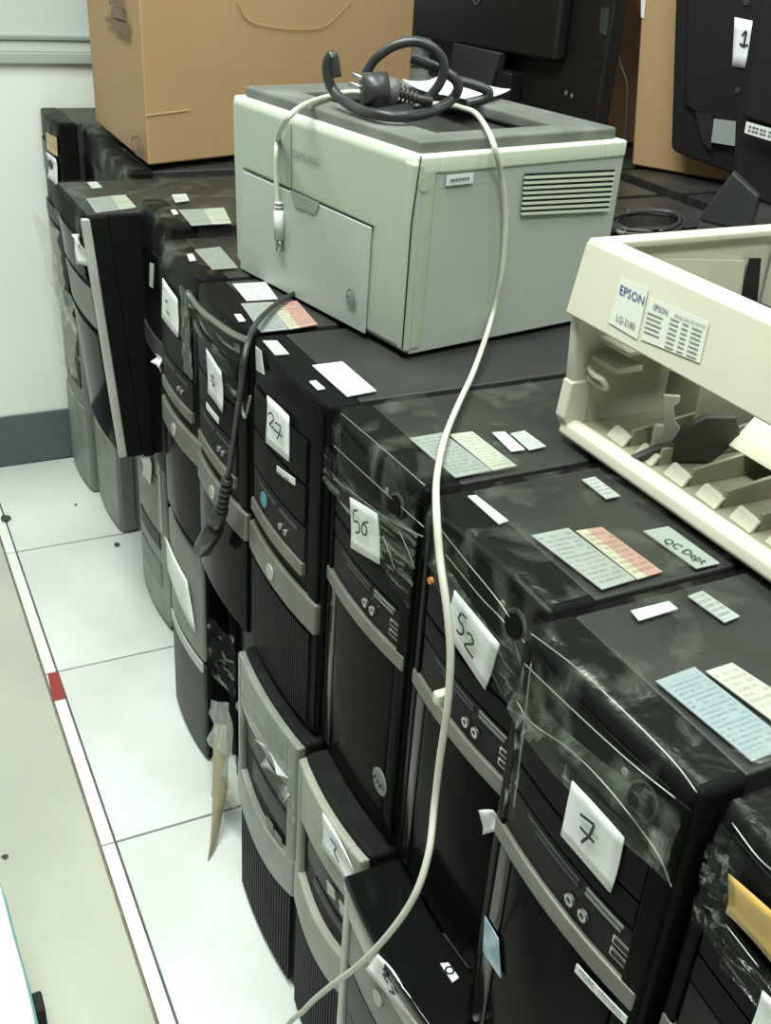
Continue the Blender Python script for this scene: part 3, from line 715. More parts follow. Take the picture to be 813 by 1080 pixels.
# ---- rear rows: only their tops show, behind the laser printer and under the monitors
proto = Tower('plain black tower in the rear rows, only its dusty top showing', 0, .178, .455, HB, H, D=.42, bare=True)
proto.root['group'] = 'rear row towers with only tops showing'
protoB = Tower('plain dark lower tower beneath the rear rows, hidden by the front row', 0, .178, .455, 0, HB, D=.42, bare=True)
protoB.root['group'] = 'rear row lower towers hidden below the others'
def dup(root, dx, y):
    r = root.copy(); COL.objects.link(r); r.location = root.location+Vector((dx, y, 0))
    for ch in root.children:
        c_ = ch.copy(); COL.objects.link(c_); c_.parent = r
rows = [(0, .19*k-.56) for k in range(4, 13)]+[(.435, .19*k+.2) for k in range(0, 8)]
base_p, base_b = proto.root, protoB.root
base_p.location.y += .01; base_b.location.y += .01
for dx, y in rows:
    dup(base_p, dx, y-.0); dup(base_b, dx, y-.0)

# ================================================================== LASER PRINTER
PC = Vector((.113, .425, H)); PA = .160; PW, PD, PH = .340, .270, .198
ax = Vector((math.cos(PA), math.sin(PA), 0)); by = Vector((-math.sin(PA), math.cos(PA), 0)); uz = Vector((0, 0, 1))
def Q(a, b, z): return PC+ax*a+by*b+uz*z
LP = thing('laser_printer', 'grey-green laser printer sitting on top of the front row of towers', 'printer', PC+ax*PD/2+by*PW/2)
def qbox(name, a0, a1, b0, b1, z0, z1, m, parent=LP, b=0, ins=0, fr=0):
    bot = [Q(a0+fr, b0+ins, z0), Q(a1-ins, b0+ins, z0), Q(a1-ins, b1-ins, z0), Q(a0+fr, b1-ins, z0)]
    top = [Q(a0, b0, z1), Q(a1, b0, z1), Q(a1, b1, z1), Q(a0, b1, z1)]
    return hexa(name, bot, top, m, parent, b)
ZF = .004
qbox('body', .010, PD, .002, PW-.002, ZF, PH-.036, pr_side, b=.0015, ins=.0005)
for a0_, a1_, b0_, b1_ in ((.004, .030, 0, PW), (PD-.03, PD, 0, PW), (.028, PD-.028, 0, .03), (.028, PD-.028, PW-.03, PW)):
    qbox('upper_wall', a0_+.001, a1_-.001, b0_+.002, b1_-.002, PH-.037, PH-.022, pr_side)
    qbox('rim', a0_, a1_, b0_, b1_, PH-.024, PH-.007, pr_lite, b=.003)
FRT = -ax
qbox('front_cover', 0, .03, 0, PW, ZF, PH-.008, pr_body, b=.008, ins=.001, fr=.005)
for a, b in ((.03, .03), (.03, PW-.03), (PD-.03, .03), (PD-.03, PW-.03)): qbox('foot', a-.012, a+.012, b-.012, b+.012, 0, ZF+.002, void)
def fplane(z): return .010*(1-(z-ZF)/(PH-.008-ZF))
def pfr(u, v, off=.001):
    n = (ax*(PH-.008-ZF)+uz*.005).normalized()
    return on_plane(u, v, Q(.005-off, 0, ZF), n)
NF = -(ax*(PH-.008-ZF)+uz*.005).normalized()
def psd(u, v, off=.001): return on_plane(u, v, Q(0, .001-off, 0), by)
# lower tray door with grip notch
tray = prism('paper_tray', [pfr(u, v, .0005) for u, v in ((258, 180), (393, 240), (386, 352), (255, 283))], NF*.0022, pr_front, LP, b=.001)
prism('grip_notch', [pfr(u, v, .0032) for u, v in ((306, 200), (337, 214), (333, 226), (312, 218))], NF*.0008, mat('printer_notch', (.25, .28, .235), .5), tray)
sl = [pfr(u, v, .001) for u, v in ((257, 177), (394, 239))]
tube('panel_seam', sl, .0008, void, LP, 5, smooth_n=0)
prism('sheet_guide_slot', [pfr(u, v, .0008) for u, v in ((301, 128), (307, 131), (307, 198), (302, 196))], NF*.001, mat('printer_groove', (.30, .335, .27), .5), LP)
lettering('brand_lettering', 'SAMSUNG', [pfr(u, v, .001) for u, v in ((309, 157), (336, 168), (336, 176), (309, 166))], mat('brand_grey', (.16, .18, .155), .4), LP, NF, lift=.0004)
# round mark on the tray: ring with a small figure
em = [pfr(u, v, .004) for u, v in ((364, 303), (376, 309), (376, 326), (364, 320))]
em_o = strokes('tray_mark', em, [[(.15, .5), (.3, .95), (.7, .95), (.85, .55)], [(.1, .45), (.5, .6), (.95, .4), (.5, .35), (.1, .45)], [(.15, .15), (.9, .15)], [(.2, .02), (.85, .02)]], .0006, grey_ink, tray, NF, lift=.0004)
qbox('front_edge_cover', -.001, .014, -.0005, .018, ZF+.002, PH-.012, pr_body, b=.005, ins=.001, fr=.005)
tube('panel_seam', [psd(u, v, .0015) for u, v in ((444, 165), (434, 235), (424, 368))], .0008, void, LP, 5, smooth_n=0)
# side: vent louvres, sticker, seam bulge
vent = [(553, 183), (648, 178.5), (641, 222), (549, 226.5)]
vb = prism('vent_recess', [psd(u, v, .0006) for u, v in vent], -by*.0006, void, LP)
for k in range(8):
    t0_, t1_ = (k+.54)/8, (k+1.0)/8
    def ed(t, i):
        a, b = (vent[0], vent[3]) if i == 0 else (vent[1], vent[2]); return (a[0]+(b[0]-a[0])*t, a[1]+(b[1]-a[1])*t)
    prism('louvre', [psd(*ed(t0_, 0), .0008), psd(*ed(t0_, 1), .0008), psd(*ed(t1_, 1), .0008), psd(*ed(t1_, 0), .0008)], -by*.0022, pr_lite, vb)
st = prism('label_sticker', [psd(u, v, .001) for u, v in ((471, 185), (499, 182), (498, 193), (470, 196))], -by*.0008, white_lbl, LP)
strokes('fine_print', [psd(u, v, .002) for u, v in ((475, 187), (495, 184.5), (494.5, 191), (474.5, 193.5))], [[(a, .5), (a+.1, .5)] for a in (0, .13, .27, .42, .58, .72, .88)], .0011, grey_ink, st, -by, lift=.0006)
disc('latch', psd(447, 194, .001), -by, .007, .001, pr_body, LP, 16)
# dark top with recessed output tray
top_z0, top_z1 = PH-.009, PH+.004
def tframe(name, a0, a1, b0, b1, z1=top_z1, m=pr_dark, b=.003, z0=top_z0): return qbox(name, a0, a1, b0, b1, z0, z1, m, b=b)
tframe('top_cover', .012, .054, .010, PW-.012)
tframe('top_cover', .205, PD-.008, .010, PW-.012)
tframe('top_cover', .052, .207, .010, .042)
tframe('top_cover', .052, .207, PW-.060, PW-.012)
hexa('output_tray', [Q(.050, .040, PH-.035), Q(.208, .040, PH-.020), Q(.208, PW-.056, PH-.020), Q(.050, PW-.056, PH-.035)],
     [Q(.050, .040, PH-.030), Q(.208, .040, PH-.012), Q(.208, PW-.056, PH-.012), Q(.050, PW-.056, PH-.030)], pr_tray, LP)
qbox('tray_wall', .048, .0545, .041, PW-.058, PH-.032, PH+.002, pr_tray)

# paper on the printer top
ZT = H+top_z1
pt = [on_z(u, v, ZT+.004) for u, v in ((424, 90), (470, 78), (538, 98), (492, 112))]
o = sheet('paper_sheet', pt, paper_m, None, nrm=(0, 0, 1), warp=.002, n=8, seed=31)
tag(o, 'crumpled white paper lying on the laser printer under the black cord', 'paper')

# ---- cords
vd = Vector((FW.x, FW.y, 0)).normalized()
P0 = on_z(440, 122, ZT)
def coil(u, v, push=0):
    p = on_plane(u, v, P0+vd*push, vd)
    return p if p.z > ZT+.008 else on_z(u, v, ZT+.008)
def coil_px(lst, push=0): return [coil(300+a/3.127, 30+b/3.127, push) for a, b in lst]
pc = thing('power_cord', 'coiled black power cord with two-pin plug on top of the laser printer', 'cord', P0)
tube('cord', coil_px([(172, 160), (160, 92), (142, 110), (143, 160), (165, 210), (225, 258), (310, 284), (400, 290), (480, 275), (545, 240), (572, 200), (560, 165), (500, 130), (418, 96)]), .0052, cord_m, pc, 10)
tube('cord', coil_px([(268, 150), (300, 100), (360, 58), (430, 43), (490, 65), (525, 115), (515, 175), (470, 235), (430, 268)], -.012), .0048, cord_m, pc, 10)
tube('cord', coil_px([(560, 170), (620, 185), (672, 208), (660, 232), (600, 248)], .03), .005, cord_m, pc, 10)
pl = coil_px([(262, 205), (335, 195), (372, 205)], -.03)
tube('plug_body', [coil(300+255/3.127, 30+205/3.127, -.035), coil(300+340/3.127, 30+200/3.127, -.03)], .016, cord_m, pc, 14, smooth_n=2)
tube('plug_collar', [coil(300+325/3.127, 30+202/3.127, -.033), coil(300+372/3.127, 30+208/3.127, -.03)], .012, mid_col if False else mat('plug_grey', (.11, .115, .11), .45), pc, 12, smooth_n=2)
sr = coil_px([(372, 208), (440, 232)], -.03)
for k in range(5):
    a = sr[0].lerp(sr[1], k/5); b = sr[0].lerp(sr[1], (k+.6)/5)
    tube('strain_rib', [a, b], .0085-.0006*k, cord_m, pc, 10, smooth_n=1)
tube('cord', [sr[0], sr[1], coil(455, 107, -.025)], .0045, cord_m, pc, 8)
for a, b in (((222, 152), (285, 172)), ((212, 182), (272, 198))):
    q0, q1 = coil_px([a, b], -.035); tube('prong', [q0, q1], .0022, metal_m, pc, 8, smooth_n=1)

uc = thing('usb_cable', 'pale grey cable running over the laser printer and down past the towers to the floor', 'cable', on_z(500, 118, ZT))
fr = lambda u, v: pfr(u, v, .007)
path1 = [fr(294, 226), fr(292, 205), fr(291, 165), fr(294, 142), on_z(304, 124, ZT+.010), on_z(322, 110, ZT+.006), on_z(345, 102, ZT+.004), on_z(370, 97, ZT+.004), on_z(400, 100, ZT+.004), on_z(440, 108, ZT+.004), on_z(475, 111, ZT+.005)]
sd = lambda u, v: psd(u, v, .006)
path2 = [on_z(488, 114, ZT+.006), on_z(503, 121, ZT+.006), sd(519, 148), sd(529, 190), sd(533, 235), sd(529, 290), sd(517, 340), on_z(500, 390, H+.010), on_z(484, 425, H+.008), on_z(469, 462, H+.008)]
f2p = lambda u, v, x: on_x(u, v, x)
path2 += [on_z(461, 500, H+.012), f2p(460, 535, -.022), f2p(464, 590, -.030), f2p(471, 640, -.032), f2p(475, 690, -.032), f2p(472, 745, -.032), f2p(464, 800, -.032), f2p(458, 850, -.036), f2p(452, 900, -.048), f2p(437, 945, -.060), f2p(410, 985, -.070), f2p(378, 1018, -.075), f2p(345, 1043, -.08), f2p(322, 1064, -.085), f2p(300, 1095, -.09)]
e_ = path2[-1]
path2 += [Vector((-.10, e_.y-.05, e_.z*.55)), Vector((-.12, e_.y-.10, .02)), Vector((-.12, e_.y-.2, .004))]
tube('cable', path1+path2, .0027, usb_m, uc, 10)
tube('usb_plug', [fr(294, 222), fr(294.5, 252)], .0058, mat('usb_plug_white', (.55, .58, .50), .4), uc, 8, smooth_n=1)
tube('usb_tip', [fr(294.5, 252), fr(295, 265)], .0042, metal_m, uc, 4, smooth_n=1)
for k in range(3): tube('strain_rib', [fr(293.5, 213+k*4), fr(293.5, 215+k*4)], .0047, usb_m, uc, 8, smooth_n=1)
box('cable_tie', tuple(f2p(466, 735, -.03)-Vector((.006, .004, .005))), tuple(f2p(466, 735, -.03)+Vector((.006, .004, .005))), usb_m, uc, b=.002)

hc = thing('appliance_cord', 'thick black cord with moulded socket end hanging in front of the silver-banded tower', 'cord', on_z(300, 315, H+.006))
hp = [on_z(330, 300, H+.007), on_z(302, 314, H+.007), on_z(285, 326, H+.009), on_x(268, 345, .0), on_x(258, 375, -.022), on_x(254, 410, -.026), on_x(250, 440, -.026), on_x(245, 475, -.026), on_x(240, 505, -.026)]
tube('cord', hp, .0030, cord_m, hc, 10)
a0, a1 = on_x(240, 505, -.026), on_x(233, 540, -.027)
for k in range(6):
    tube('strain_rib', [a0.lerp(a1, k/6), a0.lerp(a1, (k+.55)/6)], .0066, cord_m, hc, 10, smooth_n=1)
tube('socket_neck', [on_x(233, 538, -.027), on_x(226, 558, -.028)], .0095, cord_m, hc, 6, smooth_n=1)
tube('socket_body', [on_x(227, 555, -.028), on_x(213, 579, -.03)], .0115, cord_m, hc, 6, smooth_n=1)

# ================================================================== DOT-MATRIX PRINTER CHASSIS
HE = H+.004
EY0, EY1 = -.37, .231
EP = thing('dot_matrix_printer', 'cream dot-matrix printer chassis with its front cover missing, at the right edge', 'printer', (.36, (EY0+EY1)/2, HE))
X0 = .162
ZP0, ZP1 = .879, .937        # front fascia
def prof(name, pts, y0, y1, m, b=0, parent=EP):
    return prism(name, [(x, y0, z) for x, z in pts], (0, y1-y0, 0), m, parent, b)
prof('front_fascia', [(.150, ZP0), (.160, ZP1-.003), (.163, ZP1), (.180, ZP1+.001), (.180, ZP1-.007), (.168, ZP1-.008), (.160, ZP0)], EY0, EY1, cream, b=.002)
prof('front_rail', [(.158, HE+.004), (.160, HE+.013), (.168, HE+.016), (.176, HE+.013), (.176, HE+.002), (.162, HE)], EY0, EY1-.004, cream, b=.002)
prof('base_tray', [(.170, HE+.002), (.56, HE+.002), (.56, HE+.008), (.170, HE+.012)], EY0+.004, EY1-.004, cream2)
for ya, yb, nm in ((EY1-.010, EY1, 'side_panel'), (EY0, EY0+.010, 'side_panel')):
    prof(nm, [(.160, HE+.052), (.156, ZP0), (.166, ZP1-.004), (.56, ZP1-.004), (.56, HE+.004), (.180, HE+.004)], ya, yb, cream, b=.002)
prof('side_foot', [(.156, HE+.018), (.159, HE+.050), (.180, HE+.050), (.180, HE+.006), (.164, HE+.004)], EY1-.012, EY1+.001, cream, b=.002)
# top rim along left end and back
box('top_rim', (.162, EY1-.016, ZP1-.006), (.56, EY1, ZP1+.001), cream, EP, b=.002)
box('top_rim', (.50, EY0, ZP1-.006), (.56, EY1, ZP1+.001), cream, EP, b=.002)
box('back_panel', (.55, EY0, HE+.004), (.56, EY1, ZP1), cream, EP, b=.002)
# inner wall seen through the top opening and the dark slot
prism('end_wall_lining', [on_y(u, v, EY1-.014) for u, v in ((683, 273), (786, 275), (778, 345), (690, 330))], (0, .003, 0), cream, EP)
prism('dark_gap', [on_y(u, v, EY1-.0145) for u, v in ((790, 272), (802, 272), (796, 340), (776, 340))], (0, -.001, 0), void, EP)
box('inner_block', (.345, EY1-.06, HE+.09), (.40, EY1-.012, ZP1-.012), cream, EP, b=.003)
box('carriage_rail', (.33, EY0+.012, HE+.090), (.345, EY1-.012, HE+.102), black, EP, b=.002)
tube('platen_roller', [(.36, EY0+.012, HE+.098), (.36, EY1-.06, HE+.098)], .018, mat('platen_rubber', (.02, .02, .02), .6), EP, 16, smooth_n=1)
# inside the open front: left compartment plates, hook, gear bracket, paper guides, ribs
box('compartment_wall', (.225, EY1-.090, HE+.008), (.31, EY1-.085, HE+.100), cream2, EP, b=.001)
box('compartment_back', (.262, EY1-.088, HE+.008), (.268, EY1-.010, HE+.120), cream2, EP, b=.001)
box('shelf', (.178, EY1-.050, HE+.084), (.25, EY1-.012, HE+.088), cream, EP, b=.001)
box('shelf_lip', (.174, EY1-.046, HE+.068), (.20, EY1-.012, HE+.073), cream, EP, b=.001)
tube('hook', [(.172, EY1-.014, HE+.062), (.170, EY1-.024, HE+.060), (.170, EY1-.036, HE+.060), (.173, EY1-.038, HE+.054), (.174, EY1-.026, HE+.052), (.173, EY1-.014, HE+.054)], .0026, cream, EP, 8)
g0, g1 = on_z(664, 486, HE+.013), on_z(752, 489, HE+.013)
gn = Vector(((g1-g0).y, -(g1-g0).x, 0)).normalized()
if gn.dot(CAM-g0) < 0: gn = -gn
gp = lambda u, v, o=0: on_plane(u, v, g0-gn*o, gn)
prism('lever_plate', [gp(u, v, .02) for u, v in ((700, 417), (718, 418), (717, 425), (711, 429), (712, 444), (718, 452), (719, 466), (709, 476), (696, 480))], -gn*.004, cream, EP, b=.001)
prism('lever_base', [gp(u, v, .012) for u, v in ((691, 449), (701, 449), (699, 478), (686, 480))], -gn*.005, cream, EP, b=.001)
prism('gear_cover', [gp(u, v) for u, v in ((665, 485), (690, 474), (712, 468), (722, 452), (745, 440), (778, 440), (782, 462), (752, 488), (700, 489))], -gn*.008, mat('shadow_grey_plastic', (.035, .034, .026), .6, noise=.3), EP, b=.002)  # gear cover colour darkened to carry the shade inside the opening
box('inner_shade_panel', (.300, EY0+.012, HE+.045), (.306, .130, HE+.118), mat('shade_olive_plastic', (.05, .048, .037), .6, noise=.3), EP, b=.001)  # dark sheet added to give the shade behind the guides
for k in range(7):
    y = .168-k*.036
    hexa('tray_rib', [(.178, y, HE+.012), (.180, y+.024, HE+.012), (.184, y+.024, HE+.012), (.182, y, HE+.012)],
         [(.184, y, HE+.020), (.188, y+.024, HE+.020), (.192, y+.024, HE+.020), (.188, y, HE+.020)], cream, EP, b=.0008)
    hexa('tray_fin', [(.186, y, HE+.012), (.186, y+.003, HE+.012), (.29, y+.003, HE+.012), (.29, y, HE+.012)],
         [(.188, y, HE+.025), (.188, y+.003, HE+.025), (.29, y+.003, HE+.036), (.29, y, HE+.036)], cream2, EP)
for k in range(5):
    y = .058-k*.062
    hexa('paper_guide', [(.235, y, HE+.030), (.235, y+.056, HE+.030), (.24, y+.056, HE+.030), (.24, y, HE+.030)],
         [(.285, y, HE+.082), (.285, y+.056, HE+.082), (.29, y+.056, HE+.082), (.29, y, HE+.082)], mat('pale_cream_plastic', (.56, .55, .42), .5), EP, b=.001)
hexa('dark_guide_bar', [(.262, EY0+.02, HE+.082), (.262, .09, HE+.082), (.30, .09, HE+.090), (.30, EY0+.02, HE+.090)],
     [(.255, EY0+.02, HE+.094), (.255, .09, HE+.094), (.30, .09, HE+.102), (.30, EY0+.02, HE+.102)], mat('bar_grey', (.10, .105, .09), .5), EP, b=.002)
# fascia labels
nE = Vector((-(ZP1-ZP0), 0, .010)).normalized()
def ep(u, v, off=.0004): return on_plane(u, v, Vector((.150, 0, ZP0))+nE*off, nE)
l1 = prism('brand_label', [ep(u, v) for u, v in ((654, 292), (684, 305), (672, 358), (642, 340))], nE*.0004, ep_lbl, EP)
lettering('lettering', 'EPSON', [ep(u, v, .0010) for u, v in ((655, 300), (680.5, 313), (678.5, 322), (653.5, 310))], blue_ink, l1, nE, lift=.0004)
lettering('lettering', 'LQ-2180', [ep(u, v, .0010) for u, v in ((651, 331), (670.5, 341.5), (668.5, 350), (649.5, 339))], grey_ink, l1, nE, lift=.0004)
c = [ep(u, v, .0004) for u, v in ((685, 313), (748, 340), (738, 383), (676, 358))]
l2 = sheet('service_label', c, ep_lbl, EP, th=.0004, nrm=nE, n=1)
lettering('lettering', 'EPSON', [ep(u, v, .0010) for u, v in ((690.5, 320), (705, 327), (703.5, 333), (689.5, 326.5))], blue_ink, l2, nE, lift=.0004)
lettering('lettering', 'EPSON SERVICE CENTER', [ep(u, v, .0010) for u, v in ((712, 331), (745, 344), (744.5, 347), (711.5, 334.5))], grey_ink, l2, nE, lift=.0004)
rows_l = [[(.03+.0*k, .66-.11*k), (.18, .66-.11*k), (.30-.02*(k % 2), .66-.11*k)] for k in range(5)]
rows_r = [[(a, .74-.11*k), (b, .74-.11*k)] for k in range(7) for a, b in ((.42, .56), (.62, .72), (.78, .94))]
strokes('fine_print', c, rows_l+rows_r, .00032, mat('faded_ink', (.27, .28, .25), .6), l2, nE, lift=.0008)

# ================================================================== CARDBOARD BOXES
A = Vector((.100, 1.262, H+.009)); db = Vector((.952, .305, 0)); dl = Vector((.02, 1, 0)).normalized()
# width so that its right edge is seen at pixel column 440
lo_, hi_ = .1, 1.2
for _ in range(40):
    mid = (lo_+hi_)/2; q = A+db*mid+uz*.25-CAM
    if 406.5+F*q.dot(RT)/q.dot(FW) < 440: lo_ = mid
    else: hi_ = mid
WB = min(lo_, .62)
LB = .375
HBX = .46
cb = thing('cardboard_box', 'large brown cardboard box standing on the far end of the tower row', 'cardboard box', A+db*WB/2+dl*LB/2)
pb = [A, A+db*WB, A+db*WB+dl*LB, A+dl*LB]
hexa('carton', pb, [q+uz*HBX+Vector((-.006, 0, 0)) for q in pb], card, cb, b=.004)
nl = Vector((-1, 0, 0)); nfr = Vector((db.y, -db.x, 0))
def cl(u, v, off=.002): return on_plane(u, v, A+nl*off, Vector((-dl.y, dl.x, 0)))
# printed marks on the left face, tape seam on the front
lm = [cl(u, v, .006) for u, v in ((137, 140), (153, 146), (153, 168), (138, 160))]
strokes('printed_mark', lm, [[(.5, .95), (.85, .75), (.9, .35), (.55, .05), (.2, .3), (.15, .7), (.5, .95)], [(.4, .8), (.55, .3)], [(.65, .75), (.6, .25)]], .0025, card_print, cb, nl, lift=.001)
lm = [cl(u, v, .006) for u, v in ((107, 0), (137, 3), (138, 36), (112, 28))]
strokes('printed_mark', lm, [[(.3, .95), (.5, .99), (.8, .95)], [(.35, .7), (.8, .65)], [(.3, .55), (.85, .5)], [(.05, .3), (.5, .25), (.95, .2)], [(.4, .08), (.95, .02)]], .004, card_print, cb, nl, lift=.001)
def cf(u, v, off=.0015): return on_plane(u, v, A+nfr*off, nfr)
prism('scuff', [cf(u, v, .001) for u, v in ((153, 121), (200, 115), (200, 116.5), (153, 122.5))], nfr*.0006, mat('cardboard_scuff', (.52, .37, .2), .8), cb)
strokes('flap_score', [cf(u, v, .002) for u, v in ((250, 0), (370, 0), (370, 30), (250, 30))], [[(.0, .98), (.1, .3), (.4, .02), (.75, .1), (1, .98)]], .0012, mat('cardboard_crease', (.46, .30, .145), .8), cb, nfr, lift=.001)

R0 = on_z(666, 174, H+.003); dR = Vector((.518, -.855, 0)); nR = Vector((-.855, -.518, 0))
rb = thing('cardboard_box', 'tan cardboard box behind the monitor marked 1', 'cardboard box', R0+dR*.25-nR*.12)
q = [R0, R0+dR*.5, R0+dR*.5-nR*.24, R0-nR*.24]
tq = on_plane(677, 0, R0, nR)-R0; tq = tq*(.48/tq.z)
hexa('carton', q, [a+tq for a in q], card, rb, b=.004)
prism('carton_tape', [on_plane(u, v, R0+nR*.0015, nR) for u, v in ((676, 0), (681, 0), (679, 20), (676, 18))], nR*.0005, white_lbl, rb)
D0 = Vector((1.0, 1.37, H)); 
dk = thing('cardboard_box', 'dark brown cardboard box in shadow between the large monitor and the tan box', 'cardboard box', D0+Vector((.1, .1, 0)))
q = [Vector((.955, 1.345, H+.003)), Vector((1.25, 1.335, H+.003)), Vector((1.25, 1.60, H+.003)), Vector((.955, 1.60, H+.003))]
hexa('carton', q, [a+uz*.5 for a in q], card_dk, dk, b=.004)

# ================================================================== MONITORS
def slab(name, o, d, n, w_, h_, th, m, parent, b=.006, tilt=0, z=0):
    """Upright slab: from corner o along d, back face along n (towards viewer)."""
    o = Vector(o)
    q = [o, o+d*w_, o+d*w_-n*th, o-n*th]
    return hexa(name, q, [a+uz*h_+n*tilt for a in q], m, parent, b)
# large monitor, rear towards the aisle
M0 = on_z(627, 136, .83); dM = (on_z(470, 86, .83)-M0); dM.z = 0; dM.normalize(); nM = Vector((-dM.y, dM.x, 0)); 
if nM.dot(CAM-M0) < 0: nM = -nM
m1 = thing('monitor', 'large black monitor seen from behind, between the brown box and the laser printer', 'monitor', M0+dM*.26+Vector((0, 0, H-.83)))
slab('back_shell', M0, dM, nM, .64, .36, .03, mon_m, m1)
mp = lambda u, v, off: on_plane(u, v, M0+nM*off, nM)
prism('rear_housing', [mp(u, v, .03) for u, v in ((425, 35), (583, 66), (598, -60), (425, -70))], -nM*.03, mon_m, m1, b=.008)
prism('stand_neck', [mp(u, v, .035) for u, v in ((478, 45), (527, 56), (514, 98), (470, 88))], -nM*.02, mon_g, m1, b=.003)
q0 = M0+dM*.30; q0.z = H
prism('stand_base', [q0+dM*.12+nM*.12, q0-dM*.12+nM*.12, q0-dM*.12-nM*.005, q0+dM*.12-nM*.005], uz*.015, mon_g, m1, b=.004)
prism('stand_riser', [q0+dM*.05+nM*.03, q0-dM*.05+nM*.03, q0-dM*.05, q0+dM*.05], uz*.12, mon_m, m1, b=.004)
disc('maker_badge', mp(503, -3, .031), nM, .014, .0015, silver, m1, 20, inner=.011)
prism('side_sticker', [mp(u, v, .001) for u, v in ((634, 8), (643, 8), (640, 38), (632, 34))], nM*.0008, darkgrey, m1)
for u, v in ((597, 98), (603, 101)): disc('screw', mp(u, v, .001), nM, .004, .001, midgrey, m1, 8)
tube('loose_wire', [on_plane(u, v, M0-nM*.04, nM) for u, v in ((648, 50), (655, 70), (661, 90), (660, 130), (657, 160))], .002, darkgrey, m1, 6)

# monitor marked 1 leaning on the tan box
nr = nR
off2 = .05
P2 = lambda u, v, o=0: on_plane(u, v, R0+nR*(off2+o), nR)
m2 = thing('monitor', 'black monitor with a white paper numbered 1 on its back, leaning on the tan box', 'monitor', P2(730, 175))
bl, tl_ = P2(705, 158), P2(712, -60)
br_, tr_ = P2(775, 185), P2(860, -40)
bl2 = bl+dR*.42; bl2.z = bl.z-.0
pts = [P2(707, 156), P2(712, 161), P2(772, 184), P2(845, 212), P2(858, -70), P2(714, -70)]
prism('back_shell', pts, -nR*.028, mon_m, m2, b=.006)
pts = [P2(724, 110), P2(735, 118), P2(790, 135), P2(860, 150), P2(870, -60), P2(728, -60)]
prism('rear_housing', pts, nR*.012, mon_m, m2, b=.004)
prism('recess', [P2(733, 118, .0125), P2(752, 121, .0125), P2(750, 158, .0125), P2(741, 150, .0125)], nR*.0008, void, m2)
l = prism('spec_label', [P2(753, 125, .013), P2(776, 128, .013), P2(775, 154, .013), P2(750, 150, .013)], nR*.0008, p_grey, m2)
npaper = [P2(775, 18, .014), P2(794, 22, .014), P2(786, 72, .014), P2(772, 70, .014)]
o = sheet('paper_sheet', npaper, paper_m, m2, nrm=nR, n=4, warp=.0005, th=.0008)
strokes('handwriting', npaper, [[(.52, .66), (.74, .76), (.70, .46)], [(.44, .50), (.70, .46), (.98, .50)]], .0016, ink, o, nR, lift=.003)
for u, v in ((778, 95), (787, 2)): disc('screw', P2(u, v, .013), nR, .005, .002, darkgrey, m2, 10)

# nearest monitor at the right edge with tilted stand
N0 = Vector((.83, .66, 0)); dN = Vector((.60, -.80, 0)); nN = Vector((-.80, -.60, 0))
P3 = lambda u, v, o=0: on_plane(u, v, N0+nN*o, nN)
m3 = thing('monitor', 'nearest black monitor at the top right edge on a grey tilted stand', 'monitor', on_z(760, 240, H))
prism('back_shell', [P3(772, 198), P3(800, 213), P3(870, 240), P3(890, -60), P3(812, -60), P3(797, 60), P3(776, 130)], -nN*.03, mon_m, m3, b=.006)
prism('rear_housing', [P3(787, 122), P3(813, 130), P3(880, 150), P3(900, -50), P3(820, -50), P3(803, 30)], nN*.02, mon_m, m3, b=.004)
l = prism('label_sticker', [P3(787, 128, .022), P3(850, 146, .022), P3(849, 160, .022), P3(785, 140, .022)], nN*.0008, white_lbl, m3)
strokes('fine_print', [P3(u, v, .0225) for u, v in ((788, 130), (846, 147), (845, 156), (786, 139))], [[(a, r_), (a+.045, r_)] for r_ in (.3, .75) for a in (.04, .11, .17, .25, .31, .4, .47, .55)], .0012, grey_ink, l, nN, lift=.001)
bq = [on_z(u, v, H+.003) for u, v in ((724, 262), (742, 233), (800, 222), (900, 262), (860, 300), (760, 300))]
prism('stand_base', bq, uz*.010, mon_g, m3, b=.003)
nk = [on_z(735, 232, H+.014), on_z(790, 245, H+.014), P3(800, 208, .01), P3(772, 182, .01)]
prism('stand_neck', nk, Vector((.02, .012, .004)), mon_g, m3, b=.003)
prism('stand_clip', [on_z(u, v, H+.0145) for u, v in ((737, 240), (760, 243), (757, 249), (735, 246))], uz*.003, void, m3)

# tangle of thin black wires beside the printer
wc = thing('cable_bundle', 'tangled bundle of thin black wires lying beside the nearest monitor stand', 'cable', on_z(680, 235, H))
rg = random.Random(5)
for k in range(9):
    pts = []
    ph = rg.uniform(0, 6); rx = rg.uniform(24, 40); ry = rg.uniform(6, 14)
    for i in range(11):
        t = ph+i*.62
        pts.append(on_z(682+rx*math.cos(t)+rg.uniform(-3, 3), 234+ry*math.sin(t)+rg.uniform(-1.5, 1.5), H+.006+.003*k))
    tube('wire', pts, .0026, cord_m, wc, 6, smooth_n=5)
tube('wire_tie', [on_z(648, 240, H+.02), on_z(655, 246, H+.03), on_z(662, 243, H+.02)], .003, midgrey, wc, 6)
o = prism('white_strip', [on_z(u, v, H+.003) for u, v in ((660, 250), (718, 244), (716, 241), (662, 246))], uz*.002, silver2, None, origin=on_z(690, 246, H))
tag(o, 'thin pale strip lying in front of the tangled wires', 'strip')

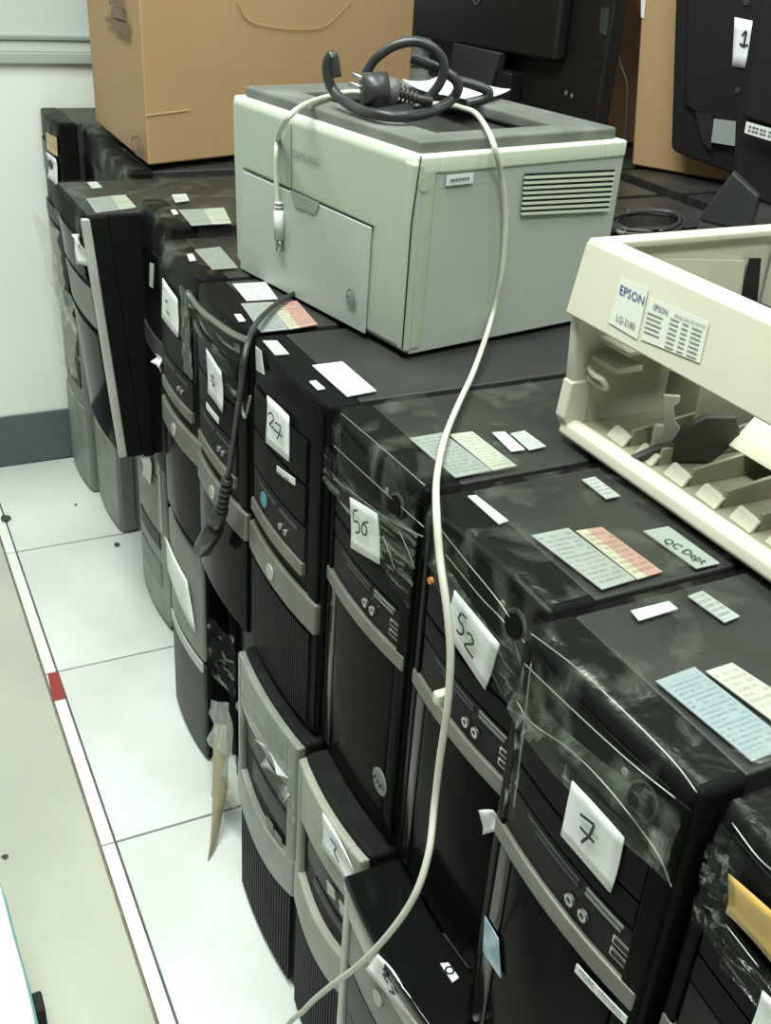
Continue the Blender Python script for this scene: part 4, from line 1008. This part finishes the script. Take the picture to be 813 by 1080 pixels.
# ================================================================== FLOOR ITEMS
# white plastic bin at the lower left corner
WBZ = .22
bn = thing('storage_bin', 'white lidded plastic bin with teal body at the lower left corner', 'storage box', (-.42, .45, .007))
e1 = [on_z(u, v, WBZ) for u, v in ((-12, 905), (3, 945), (17, 1000), (27, 1035), (37, 1078), (46, 1130))]
lid = e1+[Vector((-.62, e1[-1].y-.02, WBZ)), Vector((-.62, e1[0].y+.02, WBZ))]
prism('lid', lid, uz*.018, white_pl, bn, b=.006)
ct = Vector((-.46, e1[2].y, 0))
body = [Vector((a.x*.985+ct.x*.015+.003, a.y, .007)) for a in e1]+[Vector((-.60, e1[-1].y, .007)), Vector((-.60, e1[0].y, .007))]
prism('bin_body', body, uz*(WBZ-.04), white_pl, bn, b=.006)
prism('bin_rim', [q+uz*(WBZ-.045)+Vector((.002, 0, 0)) for q in body], uz*.035, teal_m, bn, b=.003)
q = on_z(41, 1070, WBZ*.8)
box('clip', tuple(q-Vector((.006, .012, .02))), tuple(q+Vector((.006, .012, .02))), void, bn, b=.002)
# strip of old brown tape hanging from the lower tower onto the floor
tp = [on_x(230, 762, .012), on_x(243, 764, .014), on_z(239, 845, .03), on_z(233, 880, .004), on_z(221, 906, .003), on_z(218, 870, .012)]
o = sheet('hanging_tape', [tp[0], tp[1], on_z(236, 878, .004), on_z(220, 908, .003)], hang_tape, None, nrm=(-.7, -.5, .4), n=6, warp=.004, th=.0008)
tag(o, 'strip of old brown packing tape trailing from the lower towers onto the tiles', 'tape')
def lint(u, v, s, seed, label):
    rg = random.Random(seed); c_ = on_z(u, v, .002+s*.3)
    me = bmesh.new(); bmesh.ops.create_icosphere(me, subdivisions=2, radius=1)
    vs_ = [c_+Vector((q.co.x*s*rg.uniform(.5, 1.4), q.co.y*s*rg.uniform(.5, 1.4), q.co.z*s*.3*rg.uniform(.4, 1.2))) for q in me.verts]
    me.verts.ensure_lookup_table(); fs = [tuple(x.index for x in f_.verts) for f_ in me.faces]; me.free()
    tag(mk('lint_clump', vs_, fs, gr_dirt, None, origin=on_z(u, v, 0)), label, 'debris')
lint(6, 546, .011, 1, 'dark lint clump on the floor edging at the left side')
lint(123, 574, .006, 2, 'small dark lint speck on the tile near the light grey tower')
lint(266, 930, .006, 3, 'curled dark scrap on the tile beside the ribbed tower foot')
lint(80, 532, .003, 4, 'tiny dark speck on the dusty tile near the baseboard')
lint(5, 903, .004, 5, 'tiny dark speck on the beige floor above the white bin')
